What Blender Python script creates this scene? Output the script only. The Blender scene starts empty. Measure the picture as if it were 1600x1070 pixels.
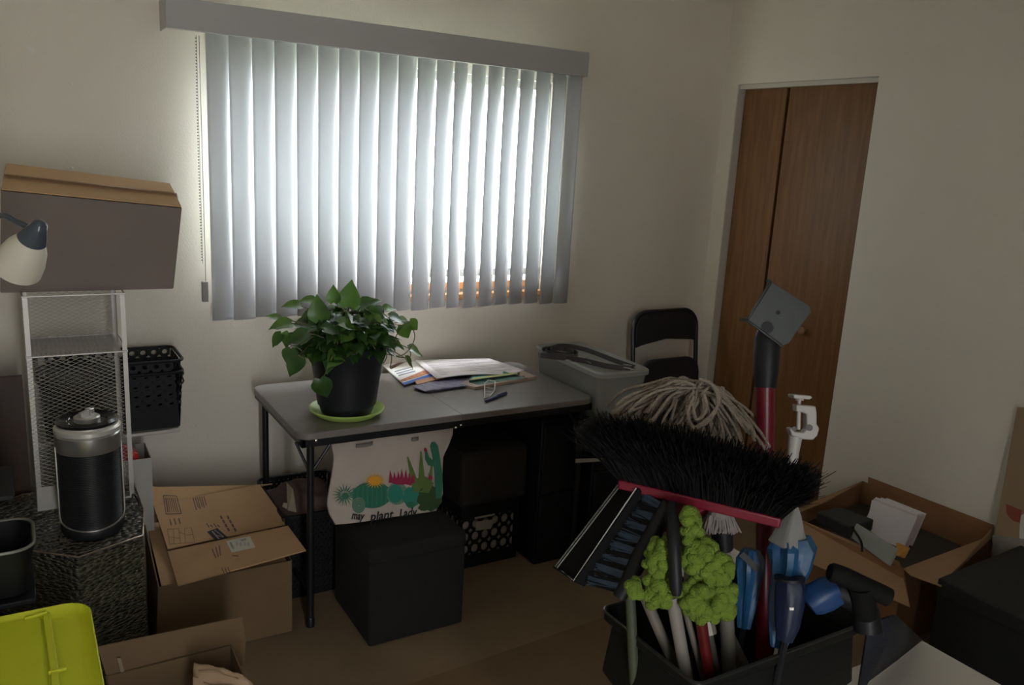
import bpy, bmesh, math, random
from mathutils import Vector, Matrix, noise
V = Vector
random.seed(7)
S = bpy.context.scene
COL = S.collection

# ------------------------------------------------------------------ camera, world, lights, exposure
CAM = V((-3.159, -3.249, 1.628))
YAW, PIT, ROL, FPX = 0.547, 0.222, 0.055, 1297.5
_f = V((math.sin(YAW)*math.cos(PIT), math.cos(YAW)*math.cos(PIT), -math.sin(PIT)))
_r = _f.cross(V((0, 0, 1))).normalized(); _u = _r.cross(_f)
CR = _r*math.cos(ROL) + _u*math.sin(ROL)
CU = -_r*math.sin(ROL) + _u*math.cos(ROL)
CF = _f
cd = bpy.data.cameras.new('camera'); cam = bpy.data.objects.new('camera', cd); COL.objects.link(cam)
cam.matrix_world = Matrix(((CR.x, CU.x, -CF.x, CAM.x), (CR.y, CU.y, -CF.y, CAM.y), (CR.z, CU.z, -CF.z, CAM.z), (0, 0, 0, 1)))
cd.sensor_width = 36; cd.sensor_fit = 'HORIZONTAL'; cd.lens = FPX/1600*36; cd.clip_start = 0.02
S.camera = cam

W = bpy.data.worlds.new('world'); S.world = W; W.use_nodes = True
bg = W.node_tree.nodes['Background']; bg.inputs[0].default_value = (0.97, 0.985, 1.0, 1); bg.inputs[1].default_value = 11.5

def area(name, loc, sx, sy, rot, power=0, portal=False, col=(1, 1, 1)):
    l = bpy.data.lights.new(name, 'AREA'); l.shape = 'RECTANGLE'; l.size = sx; l.size_y = sy; l.energy = power; l.color = col
    if portal: l.cycles.is_portal = True
    o = bpy.data.objects.new(name, l); o.location = loc; o.rotation_euler = rot; COL.objects.link(o); return o
area('window_portal', (-1.75, 0.16, 1.5), 1.5, 1.0, (-math.pi/2, 0, 0), 1, True)      # daylight through the window
area('rear_fill_portal', (-3.0, -4.26, 1.02), 0.24, 2.04, (math.pi/2, 0, 0), 1, True)     # sky fill through an unseen slot added in the wall behind
S.view_settings.view_transform = 'Standard'; S.view_settings.look = 'None'
S.view_settings.exposure = 0.64; S.view_settings.gamma = 1; S.view_settings.use_curve_mapping = False
S.cycles.use_denoising = True
S.cycles.max_bounces = 10; S.cycles.diffuse_bounces = 6; S.cycles.transparent_max_bounces = 12
S.cycles.sample_clamp_indirect = 6

# ------------------------------------------------------------------ helpers
def ray(u, v): return CF*FPX + CR*(u-800) - CU*(v-535)
def at(u, v, ax, val):
    "pixel of the photograph met with a real plane of the room (x, y or z = val) or taken at a depth d"
    d = ray(u, v)
    if ax == 'd': return CAM + d*(val/FPX)
    i = 'xyz'.index(ax)
    return CAM + d*((val-CAM[i])/d[i])
def onp(u, v, P, N):
    d = ray(u, v); return CAM + d*((P-CAM).dot(N)/d.dot(N))

MATS = {}
def mat(name, col, rough=.6, metal=0, bump=0, bscale=60, var=0, vscale=8, spec=.5, alpha=1, trans=0, sheen=0, emis=None):
    if name in MATS: return MATS[name]
    m = bpy.data.materials.new(name); m.use_nodes = True; nt = m.node_tree; b = nt.nodes['Principled BSDF']
    b.inputs['Base Color'].default_value = (*col, 1); b.inputs['Roughness'].default_value = rough
    b.inputs['Metallic'].default_value = metal; b.inputs['Specular IOR Level'].default_value = spec
    b.inputs['Alpha'].default_value = alpha; b.inputs['Transmission Weight'].default_value = trans
    if sheen: b.inputs['Sheen Weight'].default_value = sheen
    tc = nt.nodes.new('ShaderNodeTexCoord')
    if var:
        n = nt.nodes.new('ShaderNodeTexNoise'); n.inputs['Scale'].default_value = vscale; n.inputs['Detail'].default_value = 6
        nt.links.new(tc.outputs['Object'], n.inputs['Vector'])
        r = nt.nodes.new('ShaderNodeValToRGB'); r.color_ramp.elements[0].position = .3; r.color_ramp.elements[1].position = .7
        r.color_ramp.elements[0].color = (*[c*(1-var) for c in col], 1); r.color_ramp.elements[1].color = (*[min(1, c*(1+var)) for c in col], 1)
        nt.links.new(n.outputs['Fac'], r.inputs[0]); nt.links.new(r.outputs[0], b.inputs['Base Color'])
    if bump:
        n = nt.nodes.new('ShaderNodeTexNoise'); n.inputs['Scale'].default_value = bscale; n.inputs['Detail'].default_value = 4
        nt.links.new(tc.outputs['Object'], n.inputs['Vector'])
        bp = nt.nodes.new('ShaderNodeBump'); bp.inputs['Strength'].default_value = bump; bp.inputs['Distance'].default_value = .01
        nt.links.new(n.outputs['Fac'], bp.inputs['Height']); nt.links.new(bp.outputs[0], b.inputs['Normal'])
    MATS[name] = m; return m

def wood_mat(name, c1, c2, rough=.45, sc=(14, 14, 1.2), spec=.4):
    m = mat(name, c1, rough, spec=spec); nt = m.node_tree; b = nt.nodes['Principled BSDF']
    tc = nt.nodes.new('ShaderNodeTexCoord'); mp = nt.nodes.new('ShaderNodeMapping'); mp.inputs['Scale'].default_value = sc
    n = nt.nodes.new('ShaderNodeTexNoise'); n.inputs['Scale'].default_value = 3; n.inputs['Detail'].default_value = 8; n.inputs['Distortion'].default_value = .6
    r = nt.nodes.new('ShaderNodeValToRGB'); r.color_ramp.elements[0].position = .35; r.color_ramp.elements[1].position = .68
    r.color_ramp.elements[0].color = (*c1, 1); r.color_ramp.elements[1].color = (*c2, 1)
    nt.links.new(tc.outputs['Object'], mp.inputs[0]); nt.links.new(mp.outputs[0], n.inputs['Vector'])
    nt.links.new(n.outputs['Fac'], r.inputs[0]); nt.links.new(r.outputs[0], b.inputs['Base Color'])
    return m

def translucent_mat(name, col, tr, rough=.5):
    m = mat(name, col, rough); nt = m.node_tree; b = nt.nodes['Principled BSDF']
    t = nt.nodes.new('ShaderNodeBsdfTranslucent'); t.inputs[0].default_value = (*col, 1)
    mx = nt.nodes.new('ShaderNodeMixShader'); mx.inputs[0].default_value = tr
    out = nt.nodes['Material Output']
    nt.links.new(b.outputs[0], mx.inputs[1]); nt.links.new(t.outputs[0], mx.inputs[2]); nt.links.new(mx.outputs[0], out.inputs[0])
    return m

def clear_mat(name, col, op, rough=.3):
    m = mat(name, col, rough); nt = m.node_tree; b = nt.nodes['Principled BSDF']
    t = nt.nodes.new('ShaderNodeBsdfTransparent'); t.inputs[0].default_value = (.93, .95, .95, 1)
    mx = nt.nodes.new('ShaderNodeMixShader'); mx.inputs[0].default_value = op
    nt.links.new(t.outputs[0], mx.inputs[1]); nt.links.new(b.outputs[0], mx.inputs[2]); nt.links.new(mx.outputs[0], nt.nodes['Material Output'].inputs[0])
    return m

def weave_mat(name, c1, c2, sc, rough=.35):
    m = mat(name, c1, rough); nt = m.node_tree; b = nt.nodes['Principled BSDF']
    tc = nt.nodes.new('ShaderNodeTexCoord'); w = nt.nodes.new('ShaderNodeTexVoronoi'); w.inputs['Scale'].default_value = sc
    mp = nt.nodes.new('ShaderNodeMapping'); mp.inputs['Scale'].default_value = (1, 1, 2.2)
    r = nt.nodes.new('ShaderNodeValToRGB'); r.color_ramp.elements[0].color = (*c2, 1); r.color_ramp.elements[1].color = (*c1, 1); r.color_ramp.elements[1].position = .6
    bp = nt.nodes.new('ShaderNodeBump'); bp.inputs['Strength'].default_value = .9; bp.inputs['Distance'].default_value = .02; bp.invert = True
    nt.links.new(tc.outputs['Object'], mp.inputs[0]); nt.links.new(mp.outputs[0], w.inputs['Vector']); nt.links.new(w.outputs['Distance'], r.inputs[0])
    nt.links.new(r.outputs[0], b.inputs['Base Color']); nt.links.new(w.outputs['Distance'], bp.inputs['Height']); nt.links.new(bp.outputs[0], b.inputs['Normal'])
    return m

class MB:
    def __init__(s): s.v = []; s.f = []; s.m = []
    def add(s, vs, fs, mi=0):
        k = len(s.v); s.v += [V(p) for p in vs]; s.f += [tuple(i+k for i in f) for f in fs]; s.m += [mi]*len(fs); return s
    def box(s, c, d, rz=0, mi=0, M=None):
        c = V(c); R = M if M is not None else Matrix.Rotation(rz, 3, 'Z')
        vs = [c + R @ V((x*d[0]/2, y*d[1]/2, z*d[2]/2)) for z in (-1, 1) for x, y in ((-1, -1), (1, -1), (1, 1), (-1, 1))]
        return s.add(vs, [(3, 2, 1, 0), (4, 5, 6, 7), (0, 1, 5, 4), (1, 2, 6, 5), (2, 3, 7, 6), (3, 0, 4, 7)], mi)
    def hexa(s, p, mi=0):
        return s.add(p, [(3, 2, 1, 0), (4, 5, 6, 7), (0, 1, 5, 4), (1, 2, 6, 5), (2, 3, 7, 6), (3, 0, 4, 7)], mi)
    def bb(s, x0, x1, y0, y1, z0, z1, mi=0): return s.box(((x0+x1)/2, (y0+y1)/2, (z0+z1)/2), (x1-x0, y1-y0, z1-z0), mi=mi)
    def slab(s, q, t, mi=0):
        "a quad or polygon given thickness t along its normal"
        q = [V(p) for p in q]; n = V()
        for i in range(len(q)): n += q[i].cross(q[(i+1) % len(q)])
        n.normalize(); k = len(q); o = n*t
        fs = [tuple(range(k-1, -1, -1)), tuple(range(k, 2*k))] + [(i, (i+1) % k, (i+1) % k+k, i+k) for i in range(k)]
        return s.add([p-o*.5 for p in q]+[p+o*.5 for p in q], fs, mi)
    def tube(s, pts, r, n=8, closed=False, mi=0, cap=True):
        pts = [V(p) for p in pts]; L = len(pts); rr = r if isinstance(r, (list, tuple)) else [r]*L
        T = []
        for i in range(L):
            a = pts[(i-1) % L] if closed or i > 0 else pts[i]; b = pts[(i+1) % L] if closed or i < L-1 else pts[i]
            t = (b-a); T.append(t.normalized() if t.length > 1e-9 else V((0, 0, 1)))
        ref = V((0, 0, 1)) if abs(T[0].z) < .9 else V((1, 0, 0))
        N = (ref - T[0]*ref.dot(T[0])).normalized(); vs = []
        for i in range(L):
            N = (N - T[i]*N.dot(T[i])); N = N.normalized() if N.length > 1e-6 else T[i].orthogonal().normalized(); B = T[i].cross(N)
            for k in range(n):
                a = 2*math.pi*k/n; vs.append(pts[i] + (N*math.cos(a)+B*math.sin(a))*rr[i])
        fs = []
        for i in range(L if closed else L-1):
            for k in range(n):
                a = i*n+k; b = i*n+(k+1) % n; j = (i+1) % L; fs.append((a, b, j*n+(k+1) % n, j*n+k))
        if cap and not closed: fs += [tuple(range(n-1, -1, -1)), tuple((L-1)*n+k for k in range(n))]
        return s.add(vs, fs, mi)
    def lathe(s, prof, c, n=32, M=None, mi=0, cap0=True, cap1=True):
        c = V(c); R = M if M is not None else Matrix.Identity(3); vs = []; L = len(prof)
        for r, z in prof:
            for k in range(n):
                a = 2*math.pi*k/n; vs.append(c + R @ V((r*math.cos(a), r*math.sin(a), z)))
        fs = [(i*n+k, i*n+(k+1) % n, (i+1)*n+(k+1) % n, (i+1)*n+k) for i in range(L-1) for k in range(n)]
        if cap0: fs.append(tuple(range(n-1, -1, -1)))
        if cap1: fs.append(tuple((L-1)*n+k for k in range(n)))
        return s.add(vs, fs, mi)
    def loops(s, loops, mi=0, cap0=True, cap1=True):
        "skin a list of equal-length closed loops"
        n = len(loops[0]); vs = [p for l in loops for p in l]
        fs = [(i*n+k, i*n+(k+1) % n, (i+1)*n+(k+1) % n, (i+1)*n+k) for i in range(len(loops)-1) for k in range(n)]
        if cap0: fs.append(tuple(range(n-1, -1, -1)))
        if cap1: fs.append(tuple((len(loops)-1)*n+k for k in range(n)))
        return s.add(vs, fs, mi)
    def band(s, pts, wdir, w, t, mi=0):
        "a flat strap along pts, its width along wdir"
        pts = [V(p) for p in pts]; L = len(pts); loops = []
        for i in range(L):
            T = (pts[min(i+1, L-1)]-pts[max(i-1, 0)]).normalized(); wd = V(wdir[i] if isinstance(wdir, list) else wdir)
            wd = (wd - T*wd.dot(T)).normalized(); n = T.cross(wd)
            loops.append([pts[i]-wd*w/2-n*t/2, pts[i]+wd*w/2-n*t/2, pts[i]+wd*w/2+n*t/2, pts[i]-wd*w/2+n*t/2])
        return s.loops(loops, mi)
    def build(s, name, mats, parent=None, smooth=True, bevel=0, ang=35, bseg=2):
        me = bpy.data.meshes.new(name); me.from_pydata([tuple(p) for p in s.v], [], s.f)
        mats = mats if isinstance(mats, (list, tuple)) else [mats]
        for m in mats: me.materials.append(m)
        me.polygons.foreach_set('material_index', s.m)
        bm = bmesh.new(); bm.from_mesh(me)
        if not getattr(s, 'keep', False): bmesh.ops.recalc_face_normals(bm, faces=bm.faces)
        bm.to_mesh(me); bm.free()
        if smooth:
            me.polygons.foreach_set('use_smooth', [True]*len(me.polygons)); me.set_sharp_from_angle(angle=math.radians(ang))
        me.update()
        o = bpy.data.objects.new(name, me); COL.objects.link(o)
        if parent is not None:
            o.parent = parent; o.matrix_parent_inverse = Matrix.Translation(-parent.location)
        if bevel:
            b = o.modifiers.new('bevel', 'BEVEL'); b.width = bevel; b.segments = bseg; b.limit_method = 'ANGLE'; b.angle_limit = math.radians(40)
        return o

def thing(name, label, cat, loc=(0, 0, 0), group=None):
    o = bpy.data.objects.new(name, None); o.empty_display_size = .05; COL.objects.link(o); o.location = loc
    return tag(o, label, cat, group)
def tag(o, label, cat, group=None):
    o['label'] = label; o['category'] = cat
    if group: o['group'] = group
    return o
def struct(o): o['kind'] = 'structure'; return o

def rrect(cx, cy, w, d, r, z, n=5, rz=0):
    "rounded rectangle loop"
    out = []
    for (sx, sy, a0) in ((1, 1, 0), (-1, 1, 90), (-1, -1, 180), (1, -1, 270)):
        for k in range(n+1):
            a = math.radians(a0+90*k/n); out.append((sx*(w/2-r)+r*math.cos(a), sy*(d/2-r)+r*math.sin(a)))
    c, s_ = math.cos(rz), math.sin(rz)
    return [V((cx+x*c-y*s_, cy+x*s_+y*c, z)) for x, y in out]

def bez(p0, p1, p2, p3, n=10):
    out = []
    for i in range(n+1):
        t = i/n; out.append(V(p0)*(1-t)**3+V(p1)*3*t*(1-t)**2+V(p2)*3*t*t*(1-t)+V(p3)*t**3)
    return out
def spline(pts, n=6):
    pts = [V(p) for p in pts]; out = []
    for i in range(len(pts)-1):
        a = pts[max(i-1, 0)]; b = pts[i]; c = pts[i+1]; d = pts[min(i+2, len(pts)-1)]
        for k in range(n):
            t = k/n; out.append(.5*((2*b)+(c-a)*t+(2*a-5*b+4*c-d)*t*t+(3*b-a-3*c+d)*t**3))
    out.append(pts[-1]); return out

def text2d(s, size=1, shear=0):
    "flat triangles of a line of writing"
    c = bpy.data.curves.new('writing', 'FONT'); c.body = s; c.size = size; c.shear = shear; c.resolution_u = 3; c.offset = .022*size
    o = bpy.data.objects.new('writing', c); COL.objects.link(o)
    dg = bpy.context.evaluated_depsgraph_get(); me = o.evaluated_get(dg).to_mesh()
    vs = [(v.co.x, v.co.y) for v in me.vertices]; fs = [tuple(p.vertices) for p in me.polygons]
    o.evaluated_get(dg).to_mesh_clear(); bpy.data.objects.remove(o); bpy.data.curves.remove(c)
    return vs, fs

def perf(mb, O, ux, uy, nx, ny, hr, skip=(), n=12, mi=0):
    "panel of nx by ny square cells, each with a round hole of radius share hr; O corner, ux uy cell vectors"
    O = V(O); ux = V(ux); uy = V(uy)
    for i in range(nx):
        for j in range(ny):
            c = O+ux*(i+.5)+uy*(j+.5)
            if (i, j) in skip:
                mb.add([c-ux*.5-uy*.5, c+ux*.5-uy*.5, c+ux*.5+uy*.5, c-ux*.5+uy*.5], [(0, 1, 2, 3)], mi); continue
            sq = []; ci = []
            for k in range(n):
                a = 2*math.pi*k/n; x, y = math.cos(a), math.sin(a); q = .5/max(abs(x), abs(y))
                sq.append(c+ux*x*q+uy*y*q); ci.append(c+ux*x*hr+uy*y*hr)
            mb.add(sq+ci, [(k, (k+1) % n, n+(k+1) % n, n+k) for k in range(n)], mi)
def solid(o, t, off=0):
    m = o.modifiers.new('solidify', 'SOLIDIFY'); m.thickness = t; m.offset = off; return o

def mesh_panel(name, O, ux, uy, cw, ch, nx, ny, th, m, parent):
    "expanded metal: a lattice of diamond openings as real strands"
    O = V(O); ux = V(ux).normalized(); uy = V(uy).normalized(); vs = {}; vl = []; fs = []
    def idx(i, j):
        if (i, j) not in vs:
            vs[(i, j)] = len(vl); vl.append(O+ux*(i*cw/2)+uy*(j*ch/2))
        return vs[(i, j)]
    for j in range(0, 2*ny-1):
        for i in range(0, 2*nx-1):
            if (i+j) % 2 == 0: fs.append((idx(i, j+1), idx(i+1, j), idx(i+2, j+1), idx(i+1, j+2)))
    mb = MB(); mb.add(vl, fs); mb.keep = True
    o = mb.build(name, m, parent, smooth=False)
    w = o.modifiers.new('strands', 'WIREFRAME'); w.thickness = th; w.use_replace = True; w.use_even_offset = False; w.use_boundary = True
    return o

# ------------------------------------------------------------------ materials
M_wall = mat('painted_wall', (.77, .725, .635), .75, bump=.12, bscale=140, var=.02, vscale=3)
M_ceil = mat('painted_ceiling', (.80, .77, .70), .85, bump=.2, bscale=120)
M_floor = mat('vinyl_floor', (.23, .165, .10), .5, bump=.05, bscale=40, var=.14, vscale=5)
M_mat = mat('floor_sheet', (.185, .12, .06), .6, bump=.05, bscale=50, var=.1, vscale=6)
M_doorw = wood_mat('door_veneer', (.16, .074, .026), (.22, .108, .041), .42)
M_trim = mat('white_trim', (.62, .59, .52), .5)
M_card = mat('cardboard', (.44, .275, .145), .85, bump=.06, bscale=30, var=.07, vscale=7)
M_card2 = mat('shaded_cardboard', (.17, .108, .056), .85, bump=.06, bscale=30, var=.07, vscale=7)  # darker copy of the cardboard, shade of room-facing box sides put into the colour
M_black = mat('black_plastic', (.007, .0075, .0095), .5, spec=.3)
M_blackf = mat('black_fabric', (.0075, .0072, .0072), .9, bump=.25, bscale=400, var=.3, vscale=250)
M_blackm = mat('black_metal', (.018, .018, .02), .35, metal=.3)
M_steel = mat('silver_mesh', (.46, .44, .41), .4, metal=.35)
M_chrome = mat('chrome', (.8, .8, .8), .15, metal=1)
M_white = mat('white_plastic', (.72, .71, .68), .4)
M_paper = mat('white_paper', (.78, .74, .74), .7)
M_pole = mat('grey_pole', (.17, .155, .13), .45, metal=.3)
M_red = mat('crimson_plastic', (.14, .003, .016), .4)
M_redp = mat('dark_red_pole', (.10, .0035, .010), .35)
M_lime = mat('lime_lid', (.64, .68, .025), .38, var=.04, vscale=3)
M_slat = translucent_mat('blind_vinyl', (.77, .785, .815), .235)
M_val = mat('valance_vinyl', (.46, .46, .455), .45)

# ------------------------------------------------------------------ room shell
H = 2.44; XL = -3.95; YB = -4.2
WX0, WX1, WZ0, WZ1 = -2.50, -1.03, 1.0, 1.95          # window opening
CY0, CY1, CZ = -.894, -.091, 2.03                      # closet opening
mb = MB(); mb.bb(XL-.1, .75, YB-.1, .12, -.08, 0); struct(mb.build('floor', M_floor))
mb = MB(); mb.bb(XL-.1, .75, YB-.1, .12, H, H+.08); struct(mb.build('ceiling', M_ceil))
mb = MB()
for a in ((XL-.1, WX0, 0, H), (WX1, .75, 0, H), (WX0, WX1, 0, WZ0), (WX0, WX1, WZ1, H)):
    mb.bb(a[0], a[1], 0, .12, a[2], a[3])
struct(mb.build('wall_back', M_wall))
mb = MB()
mb.bb(0, .1, YB, CY0, 0, H); mb.bb(0, .1, CY1, 0, 0, H); mb.bb(0, .1, CY0, CY1, CZ, H)
struct(mb.build('wall_right', M_wall))
mb = MB(); mb.bb(.65, .75, CY0-.3, 0, 0, H); mb.bb(.1, .65, CY0-.4, CY0-.3, 0, H); struct(mb.build('wall_closet', M_wall))
mb = MB(); mb.bb(XL-.1, XL, YB, 0, 0, H); struct(mb.build('wall_left', M_wall))
mb = MB()
mb.bb(XL, -3.12, YB-.1, YB, 0, H); mb.bb(-2.88, .1, YB-.1, YB, 0, H); mb.bb(-3.12, -2.88, YB-.1, YB, 2.04, H)  # narrow unseen opening, added to let fill light into the room
struct(mb.build('wall_front', M_wall))
# small chips and nail marks in the wall paint
mb = MB()
for (u, v, s_) in ((376/3.344, 230+108/3.344, .006), (112, 131, .006), (48, 78, .012), (943, 230, .005), (912, 328, .004)):
    p = at(u, v, 'y', -.001)
    mb.lathe([(s_, 0), (s_*.4, .0025)], p, 7, Matrix.Rotation(math.pi/2, 3, 'X'))
struct(mb.build('trim_1', mat('paint_chip', (.8, .77, .7), .6)))

# closet bifold door
dr = thing('door_1', 'brown wooden bifold closet door in the right wall', 'door', (.05, -.5, 0)); struct(dr)
ym = -.382
mb = MB(); mb.bb(.045, .08, ym+.012, CY1-.012, .012, CZ-.02); mb.build('door_panel', M_doorw, dr, bevel=.002)
mb = MB(); mb.bb(.030, .065, CY0+.008, ym-.018, .012, CZ-.02); mb.build('door_panel', M_doorw, dr, bevel=.002)
p = at(1258, 516, 'x', .03)
mb = MB(); mb.lathe([(.009, 0), (.008, .012), (.017, .02), (.02, .03), (.014, .038), (.001, .04)], p, 20, Matrix.Rotation(-math.pi/2, 3, 'Y'))
mb.build('door_knob', mat('wood_knob', (.33, .17, .08), .35), dr)
mb = MB(); mb.bb(.012, .09, CY0, CY1, CZ-.022, CZ-.001); mb.bb(.001, .095, CY1-.006, CY1, 0, CZ)
struct(mb.build('trim_2', M_trim))

# window: frame, sill and glass
wn = thing('window_1', 'bright window behind the white vertical blind', 'window', (-1.765, .06, 1.0)); struct(wn)
mb = MB(); fw = .035
mb.bb(WX0, WX0+fw, .03, .08, WZ0, WZ1); mb.bb(WX1-fw, WX1, .03, .08, WZ0, WZ1); mb.bb(WX0, WX1, .03, .08, WZ1-fw, WZ1)
mb.bb(WX0, WX1, .03, .08, WZ0, WZ0+.03); mb.bb(WX0, WX1, .03, .08, 1.085, 1.118)
mb.build('window_frame', mat('window_frame_grey', (.45, .44, .43), .5), wn, bevel=.002)
mb = MB(); mb.bb(WX0, WX1, -.012, .1, WZ0-.012, WZ0+.014); mb.bb(WX0+.03, WX1-.03, .03, .07, WZ0+.014, WZ0+.06)
mb.build('window_sill', mat('warm_wood_sill', (.70, .33, .13), .4), wn, bevel=.003)
mb = MB(); mb.bb(WX0, WX1, .052, .056, WZ0, WZ1)
gl = mb.build('glass_pane', clear_mat('window_glass', (.9, .95, .95), .04, .05), wn)
mb = MB(); mb.bb(-14, 10, .2, 22, -.5, -.45); struct(mb.build('ground', mat('pale_paving', (.60, .64, .50), .9, var=.1, vscale=3)))

# ------------------------------------------------------------------ vertical blind
BX0, BX1, BZ0, BZ1 = -2.549, -.942, .967, 1.995
bl = thing('vertical_blind', 'white vertical blind with valance covering the window', 'blind', (-1.75, -.05, 1.0))
def valance():
    mb = MB(); y = -.135; x0, x1 = at(259, 30, 'y', y).x, at(919, 100, 'y', y).x; z0, z1 = 1.978, 2.078
    mb.bb(x0, x1, y-.006, y, z0, z1); mb.bb(x0, x1, y, y+.02, z0, z0+.004)
    mb.bb(x0, x0+.005, y, -.002, z0, z1); mb.bb(x1-.005, x1, y, -.002, z0, z1)
    mb.build('valance', M_val, bl, bevel=.003)
valance()
mb = MB(); mb.bb(-2.60, -.97, -.1, -.07, 1.998, 2.03); mb.build('headrail', M_white, bl, bevel=.002)
xs = [321, 357, 394, 429, 464, 498, 531, 563, 594, 624, 654, 684, 712, 739, 765, 790, 815, 840, 866, 889]
pts = [at(u, 47+(119-47)*(u-321)/(909-321), 'y', -.09).x for u in xs]
slat_me = None
for i, x in enumerate(pts):
    w = .089; yaw = math.radians(12 if i < 9 else {9: 14, 10: 12, 11: 17, 12: 26, 13: 21, 14: 20, 15: 19, 16: 17, 17: 14, 18: 15, 19: -8}[i])
    if i == 19: w = .07
    cx = x + w/2*math.cos(yaw); cy = -.085 + w/2*math.sin(yaw)
    mb = MB(); a = []
    zb = BZ0 + random.uniform(-.004, .004); n = 8
    for z in (zb, BZ1):
        for k in range(n+1):
            t = k/n-.5; bow = .009*(1-(2*t)**2)
            lx = t*w; ly = -bow
            sw = 0 if z > 1.5 else random.uniform(-.0004, .0004)
            a.append(V((cx+lx*math.cos(yaw)-ly*math.sin(yaw)+sw, cy+lx*math.sin(yaw)+ly*math.cos(yaw), z)))
    mb.add(a, [(k, k+1, n+2+k, n+1+k) for k in range(n)])
    o = mb.build('slat', M_slat, bl); solid(o, .0008)
# bead chain with weight, left of the slats
mb = MB(); k = 0
z = 1.96
for z in [1.96-.0105*i for i in range(74)]:
    for dx in (0, ):
        mb.lathe([(.0005, -.0026), (.0026, -.001), (.0026, .001), (.0005, .0026)], (-2.572+.004*math.sin(z*3), -.09, z), 6)
mb.tube([(-2.572, -.09, 1.97), (-2.572, -.09, 1.18)], .0008, 5)
mb.tube([(-2.563, -.09, 1.97), (-2.563, -.09, 1.10)], .0013, 6)
mb.build('bead_chain', mat('chain_brown', (.16, .13, .11), .4), bl)
mb = MB(); mb.bb(-2.578, -2.556, -.1, -.08, 1.04, 1.115); mb.build('cord_weight', mat('weight_grey', (.36, .35, .33), .5), bl, bevel=.003)

# ------------------------------------------------------------------ folding table
TX0, TX1, TY0, TY1, TH = -2.41, -1.218, -.725, -.105, .708
tb = thing('folding_table', 'dark grey folding table with black metal legs under the window', 'table', ((TX0+TX1)/2, (TY0+TY1)/2, 0))
M_ttop = mat('table_laminate', (.19, .172, .163), .34, bump=.04, bscale=500, var=.05, vscale=30)
xm = (TX0+TX1)/2
for side in (0, 1):
    x0, x1 = (TX0, xm-.0008) if side == 0 else (xm+.0008, TX1)
    def lp(z, ins=0):
        full = rrect(xm, (TY0+TY1)/2, TX1-TX0-2*ins, TY1-TY0-2*ins, .05-ins, z, 6)
        q = [p for p in full if (p.x < xm) == (side == 0)]
        # order: split loop at the seam
        if side == 0: q = [V((x1, TY1-ins, z))] + q + [V((x1, TY0+ins, z))]
        else:
            up = [p for p in q if p.y > (TY0+TY1)/2]; dn = [p for p in q if p.y <= (TY0+TY1)/2]
            q = [V((x0, TY0+ins, z))] + dn + up + [V((x0, TY1-ins, z))]
        return q
    mb = MB(); mb.loops([lp(TH-.022), lp(TH-.003), lp(TH, .003)])
    mb.build('tabletop', M_ttop, tb, ang=30)
    mb = MB()
    xa, xb = (TX0+.012, xm-.004) if side == 0 else (xm+.004, TX1-.012)
    for y in (TY0+.006, TY1-.021): mb.bb(xa, xb, y, y+.015, TH-.05, TH-.022)
    xe = xa if side == 0 else xb-.015
    mb.bb(xe, xe+.015, TY0+.006, TY1-.006, TH-.05, TH-.022)
    mb.build('apron', M_blackm, tb, bevel=.002)
def tleg(x, y):
    mb = MB(); mb.tube([(x, y, .0), (x, y, TH-.03)], .0125, 12); mb.lathe([(.015, 0), (.015, .03), (.0125, .035)], (x, y, 0), 12)
    mb.build('leg', M_blackm, tb)
lx0, lx1 = TX0+.045, TX1-.05
for x in (lx0, lx1):
    for y in (TY0+.018, TY1-.03): tleg(x, y)
    mb = MB(); mb.tube([(x, TY0+.018, .12), (x, TY1-.03, .12)], .009, 8); mb.build('stretcher', M_blackm, tb)
    s_ = 1 if x == lx0 else -1
    for y in (TY0+.018,):
        mb = MB()
        mb.tube([(x, y, .56), (x+s_*.075, y, TH-.04)], .005, 8); mb.tube([(x, y, .56), (x-s_*.04, y+.03, TH-.04)], .005, 8)
        mb.build('brace', M_blackm, tb)
for (u, v) in ((494, 688), (907, 631), (720, 664), (712, 668)):
    mb = MB(); p = at(u, v, 'y', TY0+.004); mb.lathe([(.005, 0), (.005, .002), (.002, .004)], p, 12, Matrix.Rotation(math.pi/2, 3, 'X'))
    mb.build('screw', M_chrome, tb)

# ------------------------------------------------------------------ potted pothos on its saucer
PC = V((-2.19, -.565, TH))
mb = MB(); mb.lathe([(.05, .001), (.105, .001), (.128, .018), (.131, .024), (.128, .027), (.120, .021), (.10, .008), (.0, .008)], PC, 48, cap1=False)
tag(mb.build('plant_saucer', mat('green_plastic', (.40, .56, .13), .4)), 'round light green saucer under the black plant pot', 'saucer')
pp = thing('potted_pothos', 'leafy green pothos in a black pot on the folding table', 'plant', PC)
mb = MB(); z0 = .009
prof = [(.0, z0), (.086, z0), (.092, z0+.012), (.096, z0+.03), (.101, z0+.032), (.104, z0+.05), (.113, z0+.12), (.122, z0+.175), (.134, z0+.215), (.142, z0+.235), (.142, z0+.248), (.136, z0+.248), (.128, z0+.225), (.12, z0+.215)]
mb.lathe(prof, PC, 48, cap0=False, cap1=False); mb.build('pot', mat('pot_black', (.014, .016, .021), .4), pp, ang=50)
mb = MB(); mb.lathe([(0, z0+.215), (.1, z0+.218), (.122, z0+.212)], PC, 32, cap0=False, cap1=False); mb.build('soil', mat('soil', (.03, .02, .012), .95, bump=1, bscale=90), pp)
M_leaf = mat('pothos_leaf', (.034, .095, .026), .32, var=.35, vscale=16)
M_leafl = mat('pothos_leaf_light', (.09, .19, .035), .35, var=.3, vscale=20)
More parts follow.
